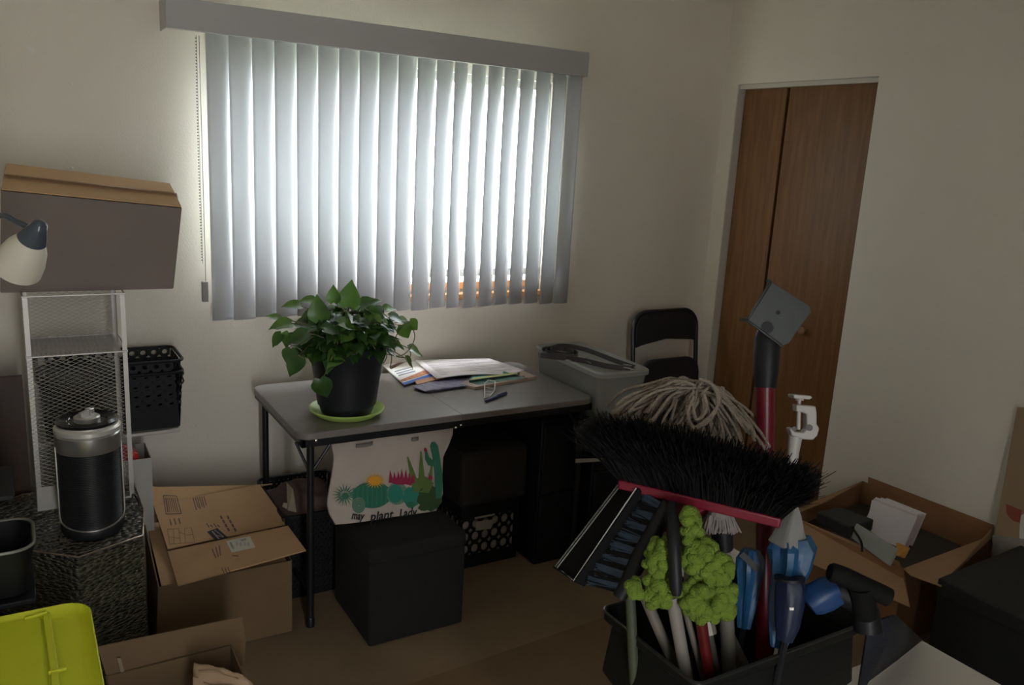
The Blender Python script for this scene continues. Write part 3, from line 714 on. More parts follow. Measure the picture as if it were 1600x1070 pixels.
outline += [(L1-.01, zb0), (L1-.04, zb1-.003), ((L0+L1)/2, zb1+.01), (L0+.05, zb1-.012), (L0+.01, zb0-.012)]
loops_ = [[fp(x, z, d_) for x, z in outline] for d_ in (-.012, .010)]
mb.loops(loops_); mb.build('backrest', M_chair, ch, bevel=.004)
mb = MB(); xc = (L0+L1)/2-.01; zs = cp(1036, 556).z; w = .19
so = []
for k in range(9): a = math.radians(22.5*k/1); so.append((xc-w+.08-.08*math.cos(min(a, math.pi/2)), zs-.08+.08*math.sin(min(a, math.pi/2)))) if k <= 4 else None
for k in range(5): a = math.radians(22.5*k); so.append((xc+w-.08+.08*math.sin(a), zs-.08+.08*math.cos(a)))
so += [(xc+w-.01, .33), (xc-w+.01, .33)]
mb.loops([[fp(x, z, d_) for x, z in so] for d_ in (-.06, -.035)]); mb.build('seat', M_chair, ch, bevel=.006)
for s_ in (-1, 1):
    mb = MB(); x = xc+s_*(w+.005); mb.tube([fp(x+s_*.012, .01, -.045), fp(x, .62, -.03)], .0105, 10); mb.build('leg', M_blackm, ch)
mb = MB(); mb.tube([fp(L0-.01, .16), fp(L1+.01, .16)], .009, 8); mb.build('crossbar', M_blackm, ch)

# ------------------------------------------------------------------ cardboard boxes on the left
def wallbox(mb, c, t=.004, top=False):
    "four walls and a bottom from 8 corners (bottom fl fr br bl, top fl fr br bl)"
    for a, b in ((0, 1), (1, 2), (2, 3), (3, 0)): mb.slab([c[a], c[b], c[b+4], c[a+4]], t)
    mb.slab([c[3], c[2], c[1], c[0]], t)
bb_ = thing('cardboard_box', 'large brown printed cardboard box left of the folding table', 'box', (-2.64, -.5, 0))
zf = .265
C8 = [V((-2.862, -.712, 0.003)), V((-2.432, -.712, .003)), V((-2.432, -.30, .003)), V((-2.862, -.30, .003)),
      V((-2.845, -.712, zf)), V((-2.432, -.712, zf)), V((-2.432, -.30, .30)), V((-2.835, -.30, .33))]
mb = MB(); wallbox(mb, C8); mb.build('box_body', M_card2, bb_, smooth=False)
F1 = [at(240, 790, 'y', -.36), at(262, 858, 'y', -.53), at(450, 819, 'y', -.60), at(405, 757, 'y', -.33)]
F2 = [at(262, 862, 'y', -.535), at(278, 915, 'y', -.735), at(478, 860, 'y', -.80), at(450, 822, 'y', -.60)]
def planar(F, k, u, v):
    a, b, c_ = [F[i] for i in range(4) if i != k]; n = (b-a).cross(c_-a).normalized(); F[k] = onp(u, v, a, n)
planar(F1, 2, 450, 819); planar(F2, 3, 450, 822)
F1MB = MB(); F1MB.slab(F1, .005)
F2MB = MB(); F2MB.slab(F2, .005)
F0 = [F1[0]+V((0, 0, -.002)), F1[3]+V((0, 0, -.002)), at(425, 756, 'y', -.31), at(300, 773, 'y', -.30), at(238, 760, 'y', -.30)]
mb = MB(); mb.slab([F0[4], F0[0], F0[1], F0[2], F0[3]], .004); mb.build('rear_flap', M_card, bb_, smooth=False)
mb = MB(); mb.slab([C8[4]+V((.01, .01, -.01)), C8[5]+V((-.01, .01, -.01)), C8[6]+V((-.01, -.01, -.03)), C8[7]+V((.01, -.01, -.03))], .003); mb.build('inner_flap', M_card, bb_, smooth=False)
# print and shipping label on the flaps
def quadn(F): return (F[1]-F[0]).cross(F[3]-F[0]).normalized()
def onf(F, u, v, off):
    n = quadn(F); n = n if n.z > 0 else -n; return onp(u, v, F[0], n)+n*off
def fpoly(mb, F, pts, mi=0, off=.0035): mb.add([onf(F, u, v, off) for u, v in pts], [tuple(range(len(pts)))], mi)
def cv(x, y): return 230+x/7.13, 750+y/7.13
M_ink = mat('brown_ink', (.14, .085, .07), .8); M_ink2 = mat('black_ink', (.03, .03, .045), .7)
mb = F1MB
def fr_(F, pts, w, mi=1):
    for i in range(len(pts)-1):
        (x0, y0), (x1, y1) = pts[i], pts[i+1]; L = math.hypot(x1-x0, y1-y0); nx, ny = -(y1-y0)/L*w/2, (x1-x0)/L*w/2
        fpoly(mb, F, [cv(x0+nx, y0+ny), cv(x1+nx, y1+ny), cv(x1-nx, y1-ny), cv(x0-nx, y0-ny)], mi, .0035 if mb in (F1MB, F2MB) else .0043)
fr_(F1, [(180, 175), (210, 385), (380, 380), (325, 185), (180, 175)], 9)
for k in range(6): fr_(F1, [(205+k*20, 205), (232+k*23, 365)], 8 if k else 14)
for k in range(6): fr_(F1, [(510+k*24, 205-k*3), (548+k*22, 340-k*6-(k % 2)*20)], 10)
for k in range(3): fr_(F1, [(250+k*50, 440-k*5), (268+k*50, 510-k*8)], 12)
for p_ in (((225, 555), (250, 720)), ((290, 550), (300, 715)), ((350, 545), (370, 715)), ((415, 545), (425, 710)), ((490, 535), (530, 700)), ((225, 555), (350, 545)), ((240, 640), (360, 655)), ((360, 590), (420, 610)), ((415, 545), (490, 535)), ((430, 620), (515, 610)), ((250, 720), (530, 700))):
    fr_(F1, list(p_), 4)
for k in range(2):
    for j in range(4): fr_(F1, [(815+k*75+j*26, 405+j*45), (835+k*75+j*26, 440+j*45)], 22)
for k in range(4): fr_(F1, [(660+k*40, 490+(k % 2)*15), (690+k*40, 530)], 12)
f1 = mb.build('top_flap', [M_card, M_ink], bb_, smooth=False); mb = F2MB
for k in range(3): fr_(F2, [(725+k*40, 775-k*20), (770+k*25, 880-k*15)], 12)
for k in range(3): fr_(F2, [(835+k*32, 990-k*6), (860+k*32, 1050-k*6)], 10)
fr_(F2, [(950, 850), (1020, 855)], 10)
f2 = mb.build('top_flap', [M_card, M_ink], bb_, smooth=False)
mb = MB(); fpoly(mb, F1, [cv(665, 582), cv(770, 690), cv(900, 650), cv(780, 540)])
mb.build('box_logo', M_ink2, f1)
mb = MB(); fr_(F1, [(720, 575), (800, 665)], 14); fr_(F1, [(745, 560), (850, 640)], 8); fr_(F1, [(760, 620), (850, 645)], 8)
mb.m = [0]*len(mb.m); mb.build('logo_lettering', mat('card_grey', (.30, .25, .24), .8), f1)
mb = MB(); fpoly(mb, F2, [cv(880, 690), cv(945, 820), cv(1210, 760), cv(1145, 635)], 0, .0042)
for v_, (a, b) in zip(range(4), ((0, 0),)*4): pass
fpoly(mb, F2, [cv(1035, 675), cv(1050, 695), cv(1110, 682), cv(1098, 660)], 1, .0048)
fpoly(mb, F2, [cv(915, 705), cv(950, 780), cv(975, 774), cv(940, 700)], 1, .0048)
for k in range(4): fpoly(mb, F2, [cv(985+k*42, 705+(k % 2)*14), cv(1000+k*42, 745+(k % 2)*8), cv(1022+k*42, 740), cv(1008+k*42, 700)], 2, .0048)
mb.build('shipping_label', [mat('label_paper', (.55, .53, .45), .6), mat('label_grey', (.28, .29, .27), .6), mat('label_pale', (.40, .38, .36), .6)], f2, smooth=False)

# tower of expanded metal with a box on top
tw = thing('mesh_shelf', 'silver expanded metal shelf tower standing on the wicker trunk', 'shelf', (-3.02, -.4, .5))
zt0, zt1 = .51, 1.165
XL0, XR0, YF, YR = -3.150, -2.885, -.56, -.30
mb = MB()
for (x, y) in ((XL0, YF), (XR0, YF), (XR0, YR), (XL0, YR)):
    sx_ = 1 if x == XL0 else -1; sy_ = 1 if y == YF else -1
    mb.loops([[V((x+a*sx_, y+b*sy_, z)) for a, b in ((0, 0), (.013, 0), (.013, .002), (.002, .002), (.002, .013), (0, .013))] for z in (zt0, zt1)])
mb.build('corner_post', M_steel, tw, smooth=False)
w_ = XR0-XL0; d_ = YR-YF
def rail(z): 
    m_ = MB(); m_.tube([(XL0, YF, z), (XR0, YF, z), (XR0, YR, z), (XL0, YR, z)], .003, 6, closed=True); return m_
for z in (zt0+.003, .985, zt1-.003): rail(z).build('rail', M_steel, tw)
mesh_panel('shelf_mesh', (XL0, YF, .985), (1, 0, 0), (0, 1, 0), .025, .012, int(w_/.025), int(d_/.012), .002, M_steel, tw)
mesh_panel('back_mesh', (XL0, YR, zt0), (1, 0, 0), (0, 0, 1), .025, .012, int(w_/.025), int((zt1-zt0)/.012), .0016, M_steel, tw)
mesh_panel('front_mesh', (XL0, YF, zt0+.07), (1, 0, 0), (0, 0, 1), .025, .012, int(w_/.025), int((.985-zt0-.07)/.012), .0022, M_steel, tw)
mesh_panel('side_mesh', (XL0, YF, zt0), (0, 1, 0), (0, 0, 1), .025, .012, int(d_/.025), int((zt1-zt0)/.012), .0018, M_steel, tw)
mb = MB(); mb.bb(XL0, XL0+.075, YF-.0015, YF+.0015, zt0, zt0+.075); mb.build('corner_plate', M_steel, tw)

mb = MB(); zz = 1.168
c = [V((-3.20, -.50, zz)), at(270, 450, 'y', -.53), V((-2.70, -.27, zz)), V((-3.19, -.24, zz)), at(3, 298, 'y', -.50), at(283, 325, 'y', -.53), at(265, 289, 'y', -.27), at(10, 258, 'y', -.24)]
c[1].z = zz; c[1] = at(270, 450, 'z', zz)
box = thing('cardboard_box', 'grey-brown cardboard box on top of the mesh shelf tower', 'box', (-2.94, -.4, zz))
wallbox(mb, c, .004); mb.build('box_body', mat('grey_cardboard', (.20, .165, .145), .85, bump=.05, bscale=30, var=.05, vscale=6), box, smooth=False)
M_tan = mat('tan_cardboard', (.52, .33, .18), .8, bump=.05, bscale=30, var=.05, vscale=8)
mids = [(c[4]+c[7])*.5, (c[5]+c[6])*.5]
up = V((0, 0, .004))
mb = MB(); mb.slab([c[4]+up, c[5]+up, mids[1]+up*1.6, mids[0]+up*1.6], .004); mb.build('top_flap', M_tan, box, smooth=False)
mb = MB(); mb.slab([mids[0]+up*1.3, mids[1]+up*1.3, c[6]+up, c[7]+up], .004); mb.build('top_flap', M_tan, box, smooth=False)
tp = clear_mat('packing_tape', (.45, .32, .2), .5, .12)
mb = MB(); a_, b_ = mids; n_ = V((0, .035, 0)); mb.slab([a_-n_+up*2.6, b_-n_+up*2.6, b_+n_+up*2.6, a_+n_+up*2.6], .0006)
mb.slab([b_-n_+up*2.4, b_-n_+V((.006, 0, -.05)), b_+n_+V((.006, 0, -.05)), b_+n_+up*2.4], .0006); mb.build('packing_tape', tp, box, smooth=False)

# perforated black baskets behind the tower
for k, (z0, z1, lab) in enumerate(((.63, .83, 'black plastic basket with round holes, lower of the nested pair behind the tower'), (.67, .872, 'black plastic basket with round holes, upper of the nested pair behind the tower'))):
    bk_ = thing('plastic_basket', lab, 'basket', (-2.78, -.19, z0))
    s_ = .002*k
    rim_basket('basket_body', -3.12+s_, -2.685-s_-.003*k, -.275, -.06, z0, z1, M_black, bk_, 11, 6, 5, .25, skiprow=(0, 1) if k == 0 else (0, ), taper=.012)
    mb = MB(); mb.tube(rrect(-2.9025, -.1675, .445, .225, .03, z1, 4), .0055, 8, closed=True); mb.build('rim', M_black, bk_)
    mb = MB(); zz_ = z1-.02-.015*k; mb.tube([(-2.683, -.24, zz_), (-2.677, -.25, zz_-.02), (-2.683, -.25, zz_-.03)], .003, 6); mb.build('handle', M_black, bk_)
# shelf board inside the tower that carries them
mb = MB(); mb.bb(-3.14, -2.70, -.285, -.06, .615, .627); sb_ = mb.build('wall_shelf', M_steel, bevel=.002)
tag(sb_, 'thin metal shelf under the black perforated baskets', 'shelf')
wb = thing('paper_box', 'small white box with red packets behind the mesh tower', 'box', (-2.87, -.3, .3))
mb = MB(); x0, x1, y0, y1, z0, z1 = -2.96, -2.808, -.36, -.20, 0.0, .56
wallbox(mb, [V(p) for p in ((x0, y0, z0), (x1, y0, z0), (x1, y1, z0), (x0, y1, z0), (x0, y0, z1), (x1, y0, z1), (x1, y1, z1), (x0, y1, z1))], .003)
mb.build('box_body', mat('dull_white_card', (.42, .41, .38), .7), wb, smooth=False)
mb = MB(); mb.hexa([V(p) for p in ((-2.93, -.34, .47), (-2.83, -.35, .47), (-2.83, -.25, .47), (-2.93, -.25, .47), (-2.90, -.35, .615), (-2.845, -.345, .575), (-2.84, -.27, .57), (-2.91, -.27, .61))])
tag(mb.build('red_packet', mat('red_wrap', (.45, .02, .02), .3, bump=.5, bscale=30), bevel=.008), 'crinkled red packet sticking out of the small white box', 'packet')

# ------------------------------------------------------------------ wicker trunk (eight-sided) and air purifier
TZ = .5
tk = thing('wicker_trunk', 'dark woven wicker hamper carrying the air purifier and tower', 'hamper', (-3.04, -.62, 0))
oc = [(-3.066, -.897), (-2.896, -.828), (-2.870, -.645), (-2.87, -.42), (-3.19, -.38), (-3.26, -.45), (-3.26, -.70), (-3.191, -.79)]
M_wick = weave_mat('dark_wicker', (.10, .095, .055), (.008, .009, .005), 62)
mb = MB(); mb.loops([[V((x, y, .0)) for x, y in oc], [V((x, y, TZ-.012)) for x, y in oc]]); mb.build('body', M_wick, tk, smooth=False)
mb = MB(); cc = V((-3.05, -.62)); 
mb.loops([[V((cc.x+(x-cc.x)*1.0, cc.y+(y-cc.y)*1.0, z)) for x, y in oc] for z in (TZ-.011, TZ)]); mb.build('lid', weave_mat('wicker_top', (.10, .09, .075), (.006, .006, .006), 60, .22), tk, smooth=False)
mb = MB(); mb.tube([V((x, y, TZ)) for x, y in oc], .0028, 6, closed=True); mb.build('rim', mat('bronze_rim', (.30, .25, .19), .3, metal=.7), tk)

ap = thing('air_purifier', 'black cylindrical air purifier with silver trim on wicker hamper', 'air purifier', (-3.02, -.77, TZ))
AC = V((-3.015, -.735, TZ+.002)); AH = .328; R0 = .083
mb = MB(); mb.lathe([(R0*.92, 0), (R0, .012), (R0, .03), (R0-.002, .035)], AC, 48); mb.lathe([(R0*.98, .035), (R0*.97, AH-.075)], AC, 48); mb.build('body', mat('purifier_black', (.012, .013, .014), .45), ap)
mb = MB()
for k in range(46): 
    z = .042+k*.005; mb.lathe([(R0*.975, z), (R0*.995, z+.001), (R0*.995, z+.0025), (R0*.975, z+.0035)], AC, 48, cap0=False, cap1=False)
mb.build('grille', mat('grille_black', (.012, .013, .015), .4), ap)
M_silv = mat('satin_silver', (.38, .37, .35), .32, metal=.75)
mb = MB(); mb.lathe([(R0, AH-.075), (R0+.002, AH-.072), (R0+.002, AH-.028), (R0-.001, AH-.024)], AC, 48, cap0=False, cap1=False)
# front trim running down the sides and round the foot
for sgn in (-1, 1):
    a0 = math.atan2(CAM.y-AC.y, CAM.x-AC.x)+sgn*math.radians(78)
    pth = [AC+V((math.cos(a0)*(R0+.002), math.sin(a0)*(R0+.002), z)) for z in (AH-.06, .2, .06)]
    for k in range(1, 12):
        a = a0-sgn*math.radians(78)*k/11; pth.append(AC+V((math.cos(a)*(R0+.002), math.sin(a)*(R0+.002), .05-.018*math.sin(math.pi/2*k/11))))
    mb.tube(pth, .0028, 6)
mb.build('silver_trim', M_silv, ap)
mb = MB(); mb.lathe([(R0-.001, AH-.024), (R0+.003, AH-.021), (R0+.003, AH-.010), (R0-.004, AH-.004), (R0-.004, AH)], AC, 48); mb.build('upper_ring', mat('ring_light', (.55, .54, .50), .35, metal=.3), ap)
mb = MB(); mb.lathe([(R0-.005, AH), (R0-.002, AH+.008), (R0-.012, AH+.014), (.052, AH+.008), (.050, AH+.004), (0, AH+.003)], AC, 48, cap1=False); mb.build('top_cap', mat('gloss_black', (.01, .01, .012), .12), ap)
mb = MB(); mb.lathe([(.034, AH+.003), (.034, AH+.016), (.030, AH+.019), (0, AH+.019)], AC, 36, cap1=False); kb = mb.build('control_knob', mat('knob_silver', (.48, .46, .44), .3, metal=.5), ap)
mb = MB(); mb.box(AC+V((.0, .0, AH+.026)), (.056, .012, .018), .9); mb.lathe([(.008, AH+.018), (.008, AH+.038), (.0, AH+.041)], AC+V((.004, .006, 0)), 12, cap1=False)
mb.build('knob_grip', mat('knob_silver', (.48, .46, .44), .3), kb, bevel=.003)
mb = MB(); mb.tube(spline([AC+V((.07, .05, .06)), AC+V((.105, .03, .055)), at(208, 772, 'z', TZ+.05), at(217, 785, 'z', TZ+.015), at(215, 796, 'z', TZ+.006), at(205, 805, 'z', TZ+.006)], 6), .003, 8)
mb.build('power_cord', M_black, ap)

# desk lamp: shade at the left edge
lm = thing('desk_lamp', 'white bell lamp shade on a dark arm at left edge', 'lamp', (-3.42, -.62, .0))
pt_ = at(58, 360, 'd', 1.62); pb = at(14, 440, 'd', 1.69)
ax = (pb-pt_).normalized(); L = (pb-pt_).length*1.22
Rm = V((0, 0, 1)).rotation_difference(ax).to_matrix()
mb = MB(); mb.lathe([(.018, .018), (.026, .028), (.038, .055), (.045, .085), (.047, .11), (.045, .11), (.042, .085), (.034, .055), (.02, .03)], pt_, 36, Rm, cap0=False, cap1=False)
mb.build('lamp_shade', mat('lamp_white', (.66, .62, .53), .5), lm, ang=60)
mb = MB(); mb.lathe([(.004, -.024), (.012, -.02), (.016, -.008), (.022, .008), (.0275, .026), (.025, .026), (.018, .012), (0, .008)], pt_, 30, Rm, cap1=False)
mb.build('shade_collar', mat('slate_plastic', (.06, .075, .095), .2), lm, ang=60)
mb = MB(); mb.tube(spline([pt_+ax*.002, at(30, 348, 'd', 1.64), at(0, 337, 'd', 1.66), at(-60, 350, 'd', 1.7), V((-3.66, -1.35, 1.2)), V((-3.70, -1.35, .9)), V((-3.70, -1.35, .70))], 8), .006, 8)
mb.build('gooseneck', mat('slate_plastic', (.06, .075, .095), .2), lm)
mb = MB(); mb.lathe([(.075, .682), (.075, .692), (.03, .70), (.012, .72)], (-3.70, -1.35, 0), 28); mb.build('base', mat('slate_plastic', (.06, .075, .095), .2), lm)
st = thing('side_table', 'small dark stand at far left holding the lamp', 'stand', (-3.5, -1.35, 0))
mb = MB(); mb.bb(-3.86, -3.56, -1.5, -1.2, .66, .68); mb.build('top', M_card2, st, bevel=.003)
for x in (-3.84, -3.58):
    for y in (-1.48, -1.22):
        mb = MB(); mb.bb(x-.012, x+.012, y-.012, y+.012, 0, .66); mb.build('leg', M_card2, st)

# dark brown cabinet at left edge and two wire-rim baskets
cbx = thing('wooden_cabinet', 'dark brown cabinet at the left edge beside the mesh tower', 'cabinet', (-3.5, -.4, 0))
M_dwood = wood_mat('dark_wood', (.04, .019, .012), (.056, .028, .018), .5)
mb = MB(); CZT = at(25, 588, 'y', -.345).z; mb.bb(-3.75, -3.275, -.5, -.02, .002, CZT); mb.build('body', M_dwood, cbx, bevel=.003)
mb = MB(); mb.bb(-3.2745, -3.165, -.345, -.325, .0, CZT); mb.build('side_panel', M_dwood, cbx, bevel=.001)
def wire_basket(px, d, rim_w, lab, floor_z):
    c0 = [at(u, v, 'd', d) for u, v in px]
    t = thing('black_basket', lab, 'basket', c0[0])
    mb = MB(); mb.tube(spline(c0, 5), rim_w, 8); mb.build('rim', mat('grey_rim', (.20, .20, .17), .35), t)
    return t, c0
for (cxy, z0, z1, lab) in (((-3.315, -.86), .74, .90, 'black basket with grey rim at left edge, the higher one'), ((-3.27, -1.0), .515, .64, 'black basket with grey rim at left edge, the lower one')):
    t = thing('black_basket', lab, 'basket', (*cxy, z0)); w, d = (.17, .22) if z0 > .7 else (.21, .20)
    mb = MB(); mb.loops([rrect(*cxy, w-.04, d-.04, .03, z0), rrect(*cxy, w, d, .05, z1), rrect(*cxy, w-.012, d-.012, .045, z1), rrect(*cxy, w-.05, d-.05, .03, z0+.006)]); mb.build('basket_body', M_black, t)
    mb = MB(); mb.tube(rrect(*cxy, w, d, .05, z1), .004, 8, closed=True); mb.build('rim', mat('grey_rim', (.20, .20, .17), .35), t)
pl_ = thing('black_stand', 'black stand carrying the two rimmed baskets at left edge', 'stand', (-3.4, -.9, 0))
mb = MB(); mb.bb(-3.42, -3.20, -.97, -.75, .72, .735); mb.build('upper_tray', M_black, pl_, bevel=.003)
mb = MB(); mb.bb(-3.42, -3.17, -1.1, -.90, .495, .51); mb.build('lower_tray', M_black, pl_, bevel=.003)
for x, y, z in ((-3.41, -.76, .72), (-3.41, -1.09, .5), (-3.41, -.95, .72)):
    mb = MB(); mb.tube([(x, y, 0), (x, y, z)], .01, 8); mb.build('leg', M_black, pl_)

# ------------------------------------------------------------------ lime tote at bottom left
lt = thing('storage_tote', 'storage tote with lime green lid in the bottom left corner', 'tote', (-3.27, -1.4, 0))
LZ = .5; x0, x1, y0, y1 = -3.50, -3.058, -1.62, -1.137
cx, cy = (x0+x1)/2, (y0+y1)/2; w, d = x1-x0, y1-y0
mb = MB(); mb.loops([rrect(cx, cy, w, d, .06, LZ-.028, 8), rrect(cx, cy, w, d, .06, LZ, 8), rrect(cx, cy, w-.006, d-.006, .058, LZ+.001, 8), rrect(cx, cy, w-.016, d-.016, .054, LZ-.006, 8),
    rrect(cx, cy, w-.05, d-.05, .045, LZ-.018, 8), rrect(cx, cy, w-.07, d-.07, .04, LZ-.018, 8)])
mb.build('lid', M_lime, lt, ang=50)
mb = MB()
hx = at(70, 985, 'z', LZ-.01).x; hy = at(70, 962, 'z', LZ-.01).y; hy2 = at(75, 1054, 'z', LZ-.01).y
g = rrect((hx+x0+.08)/2, (hy+hy2)/2-.04, abs(hx-x0-.08), abs(hy-hy2)+.08, .02, LZ-.017, 5)
mb.loops([rrect((hx+x0+.08)/2, (hy+hy2)/2-.05, abs(hx-x0-.08), abs(hy-hy2)+.12, .02, LZ-.018, 5), rrect((hx+x0+.08)/2-.003, (hy+hy2)/2-.05, abs(hx-x0-.08)-.01, abs(hy-hy2)+.11, .02, LZ-.009, 5)])
mb.build('raised_panel', M_lime, lt, ang=40)
mb = MB(); mb.band(spline([V((hx+.006, hy+.006, LZ-.009)), V((hx+.009, (hy+hy2)/2, LZ-.006)), V((hx+.012, hy2-.0, LZ-.009)), V((hx+.012, hy2-.1, LZ-.009))], 5), V((1, 0, 0)), .016, .007)
mb.band([V((hx+.0, hy2+.004, LZ-.008)), V((hx+.035, hy2+.002, LZ-.006))], V((0, 1, 0)), .009, .008); mb.band([V((hx-.04, hy+.004, LZ-.009)), V((hx+.008, hy+.006, LZ-.005))], V((0, 1, 0)), .009, .008)
mb.build('latch_rib', M_lime, lt, bevel=.002)
mb = MB(); mb.loops([rrect(cx, cy, w-.09, d-.09, .04, .0, 6), rrect(cx, cy, w-.03, d-.03, .05, LZ-.03, 6)]); mb.build('tub', mat('grey_tub', (.12, .13, .12), .45), lt)

# open box with paper bag beside it
ob = thing('cardboard_box', 'open cardboard box with raised flap beside the lime tote', 'box', (-2.9, -1.3, 0))
zr = .27
mb = MB(); c = [V(p) for p in ((-3.03, -1.55, 0.003), (-2.72, -1.55, 0.003), (-2.72, -1.13, .003), (-3.03, -1.13, .003), (-3.03, -1.55, zr), (-2.72, -1.55, zr), (-2.72, -1.13, zr), (-3.03, -1.13, zr))]
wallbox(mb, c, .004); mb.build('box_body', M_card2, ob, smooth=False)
mb = MB(); q = [V((-3.03, -1.125, zr)), V((-2.72, -1.125, zr)), at(384, 1000, 'y', -1.12), at(378, 963, 'y', -1.11), at(152, 1010, 'y', -1.11)]
q[1] = at(382, 1040, 'y', -1.125)
mb.slab(q, .004); mb.build('rear_flap', M_card2, ob, smooth=False)
mb = MB(); mb.slab([at(183, 1028, 'y', -1.128), at(194, 1070, 'y', -1.13), at(200, 1070, 'y', -1.13), at(189, 1028, 'y', -1.128)], .001); mb.build('tape_strip', mat('pale_tear', (.28, .22, .15), .7), ob)
pb_ = MB(); n = 12; vs = []
PB = [at(303, 1034, 'z', .31), at(395, 1050, 'z', .31), at(400, 1085, 'z', .27), at(300, 1090, 'z', .27)]
for i in range(n+1):
    for j in range(n+1):
        s_, t_ = i/n, j/n; p = (PB[0]*(1-s_)+PB[1]*s_)*(1-t_)+(PB[3]*(1-s_)+PB[2]*s_)*t_
        p = p+V((0, 0, .016*noise.noise(V((s_*4, t_*5, 1)))-.03*(s_**4))); vs.append(p)
pb_.add(vs, [(i*(n+1)+j, (i+1)*(n+1)+j, (i+1)*(n+1)+j+1, i*(n+1)+j+1) for i in range(n) for j in range(n)])
o = pb_.build('paper_bag', mat('kraft_paper', (.42, .29, .18), .45, bump=.5, bscale=20), ang=20); m_ = solid(o, .03, -1); tag(o, 'crumpled brown paper bag lying in the open box at the bottom', 'bag')

# floor sheet in front
fa, fb = V((-2.19, -1.159)), V((-1.397, -1.113)); dd_ = (fb-fa).normalized(); e0 = fa-dd_*.45; e1 = fb+dd_*.35; nn_ = V((dd_.y, -dd_.x))
mb = MB(); mb.slab([V((*e0, .002)), V((*e1, .002)), V((*(e1+nn_*1.6), .002)), V((*(e0+nn_*1.6), .002))], .003)
tag(mb.build('floor_mat', M_mat, smooth=False), 'flat brown sheet covering the floor in front of the ottoman', 'mat')

exec_order = None
# ------------------------------------------------------------------ tall black bin with the cleaning tools
BZ = .9; qx0, qx1, qy0, qy1 = -2.360, -1.975, -2.497, -2.268
bn = thing('utility_bin', 'tall black bin full of brooms and mops in the foreground', 'bin', ((qx0+qx1)/2, (qy0+qy1)/2, 0))
cx, cy = (qx0+qx1)/2, (qy0+qy1)/2; w, d = qx1-qx0, qy1-qy0
mb = MB()
mb.loops([rrect(cx, cy, w-.10, d-.08, .02, 0, 4), rrect(cx, cy, w-.035, d-.03, .02, BZ-.135, 4), rrect(cx, cy, w-.004, d-.004, .02, BZ-.11, 4), rrect(cx, cy, w-.02, d-.016, .02, BZ-.025, 4), rrect(cx, cy, w, d, .015, BZ-.014, 4), rrect(cx, cy, w, d, .015, BZ, 4),
    rrect(cx, cy, w-.006, d-.006, .013, BZ, 4), rrect(cx, cy, w-.03, d-.03, .015, BZ-.025, 4), rrect(cx, cy, w-.11, d-.09, .015, .01, 4)])
mb.build('bin_body', mat('bin_black', (.004, .0045, .004), .65, spec=.25, bump=.1, bscale=60), bn, ang=40)
mb = MB(); mb.tube(rrect(cx, cy, w, d, .015, BZ, 4), .003, 6, closed=True); mb.build('rim', mat('bin_rim', (.014, .015, .014), .3), bn)

def straight(a, u1, v1):
    "foot of a straight stick from point a seen passing pixel (u1, v1), standing inside the bin"
    n = (a-CAM).cross(ray(u1, v1)); n.normalize(); best = None
    for z in [.03+.04*k for k in range(18)]:
        t = (z-.03)/BZ; hx_ = (w-.13+.10*t)/2; hy_ = (d-.11+.07*t)/2
        # n.x*x + n.y*y = c on this level; nearest point to the bin's middle
        c_ = n.dot(CAM)-n.z*z; k_ = (c_-n.x*cx-n.y*cy)/(n.x**2+n.y**2); x, y = cx+n.x*k_, cy+n.y*k_
        ex = max(0, abs(x-cx)-hx_)+max(0, abs(y-cy)-hy_)
        if best is None or ex < best[0]-1e-6: best = (ex, V((x, y, z)))
        if ex == 0: break
    return best[1]
def base_in_bin(u, v, dpt, zfloor=.02):
    "foot of a stick that passes the pixel at depth dpt and stands inside the bin"
    p = at(u, v, 'd', dpt); p.x = min(max(p.x, qx0+.075), qx1-.075); p.y = min(max(p.y, qy0+.065), qy1-.065); return V((p.x, p.y, zfloor))
def pole(name, top, foot, r0, r1, m, parent=None):
    mb = MB(); mb.tube([top, top+(foot-top)*.5, foot], [r0, (r0+r1)/2, r1], 16); return mb.build(name, m, parent)

# push broom
br = thing('push_broom', 'crimson push broom with wide black bristles, upside down in the bin', 'broom', (-2.25, -2.4, .02))
bl_, brt = at(972, 752, 'd', 1.31), at(1222, 812, 'd', 1.22)
bd_ = (brt-bl_).normalized(); upv = (V((0, 0, 1))-bd_*bd_.z).normalized(); fw_ = bd_.cross(upv).normalized()
if fw_.dot(CF) > 0: fw_ = -fw_
M_b = Matrix((bd_, fw_, upv)).transposed(); Lb = (brt-bl_).length; mid = (bl_+brt)*.5
mb = MB(); mb.box(mid+upv*.004, (Lb, .052, .016), M=M_b)
hb = mid-bd_*.03
mb.loops([[hb+bd_*x+fw_*y for x, y in ((-.05, -.018), (.05, -.018), (.05, .018), (-.05, .018))], [hb+bd_*x+fw_*y-upv*.03 for x, y in ((-.02, -.016), (.02, -.016), (.02, .016), (-.02, .016))], [hb+bd_*x*1.1+fw_*y-upv*.06 for x, y in ((-.014, -.014), (.014, -.014), (.014, .014), (-.014, .014))]])
mb.slab([hb-bd_*.085-upv*.004, hb+bd_*.085-upv*.004, hb+bd_*.018-upv*.042, hb-bd_*.018-upv*.042], .012)
mb.build('broom_head', M_red, br, bevel=.003)
rg = random.Random(5); mb = MB(); mb.keep = True
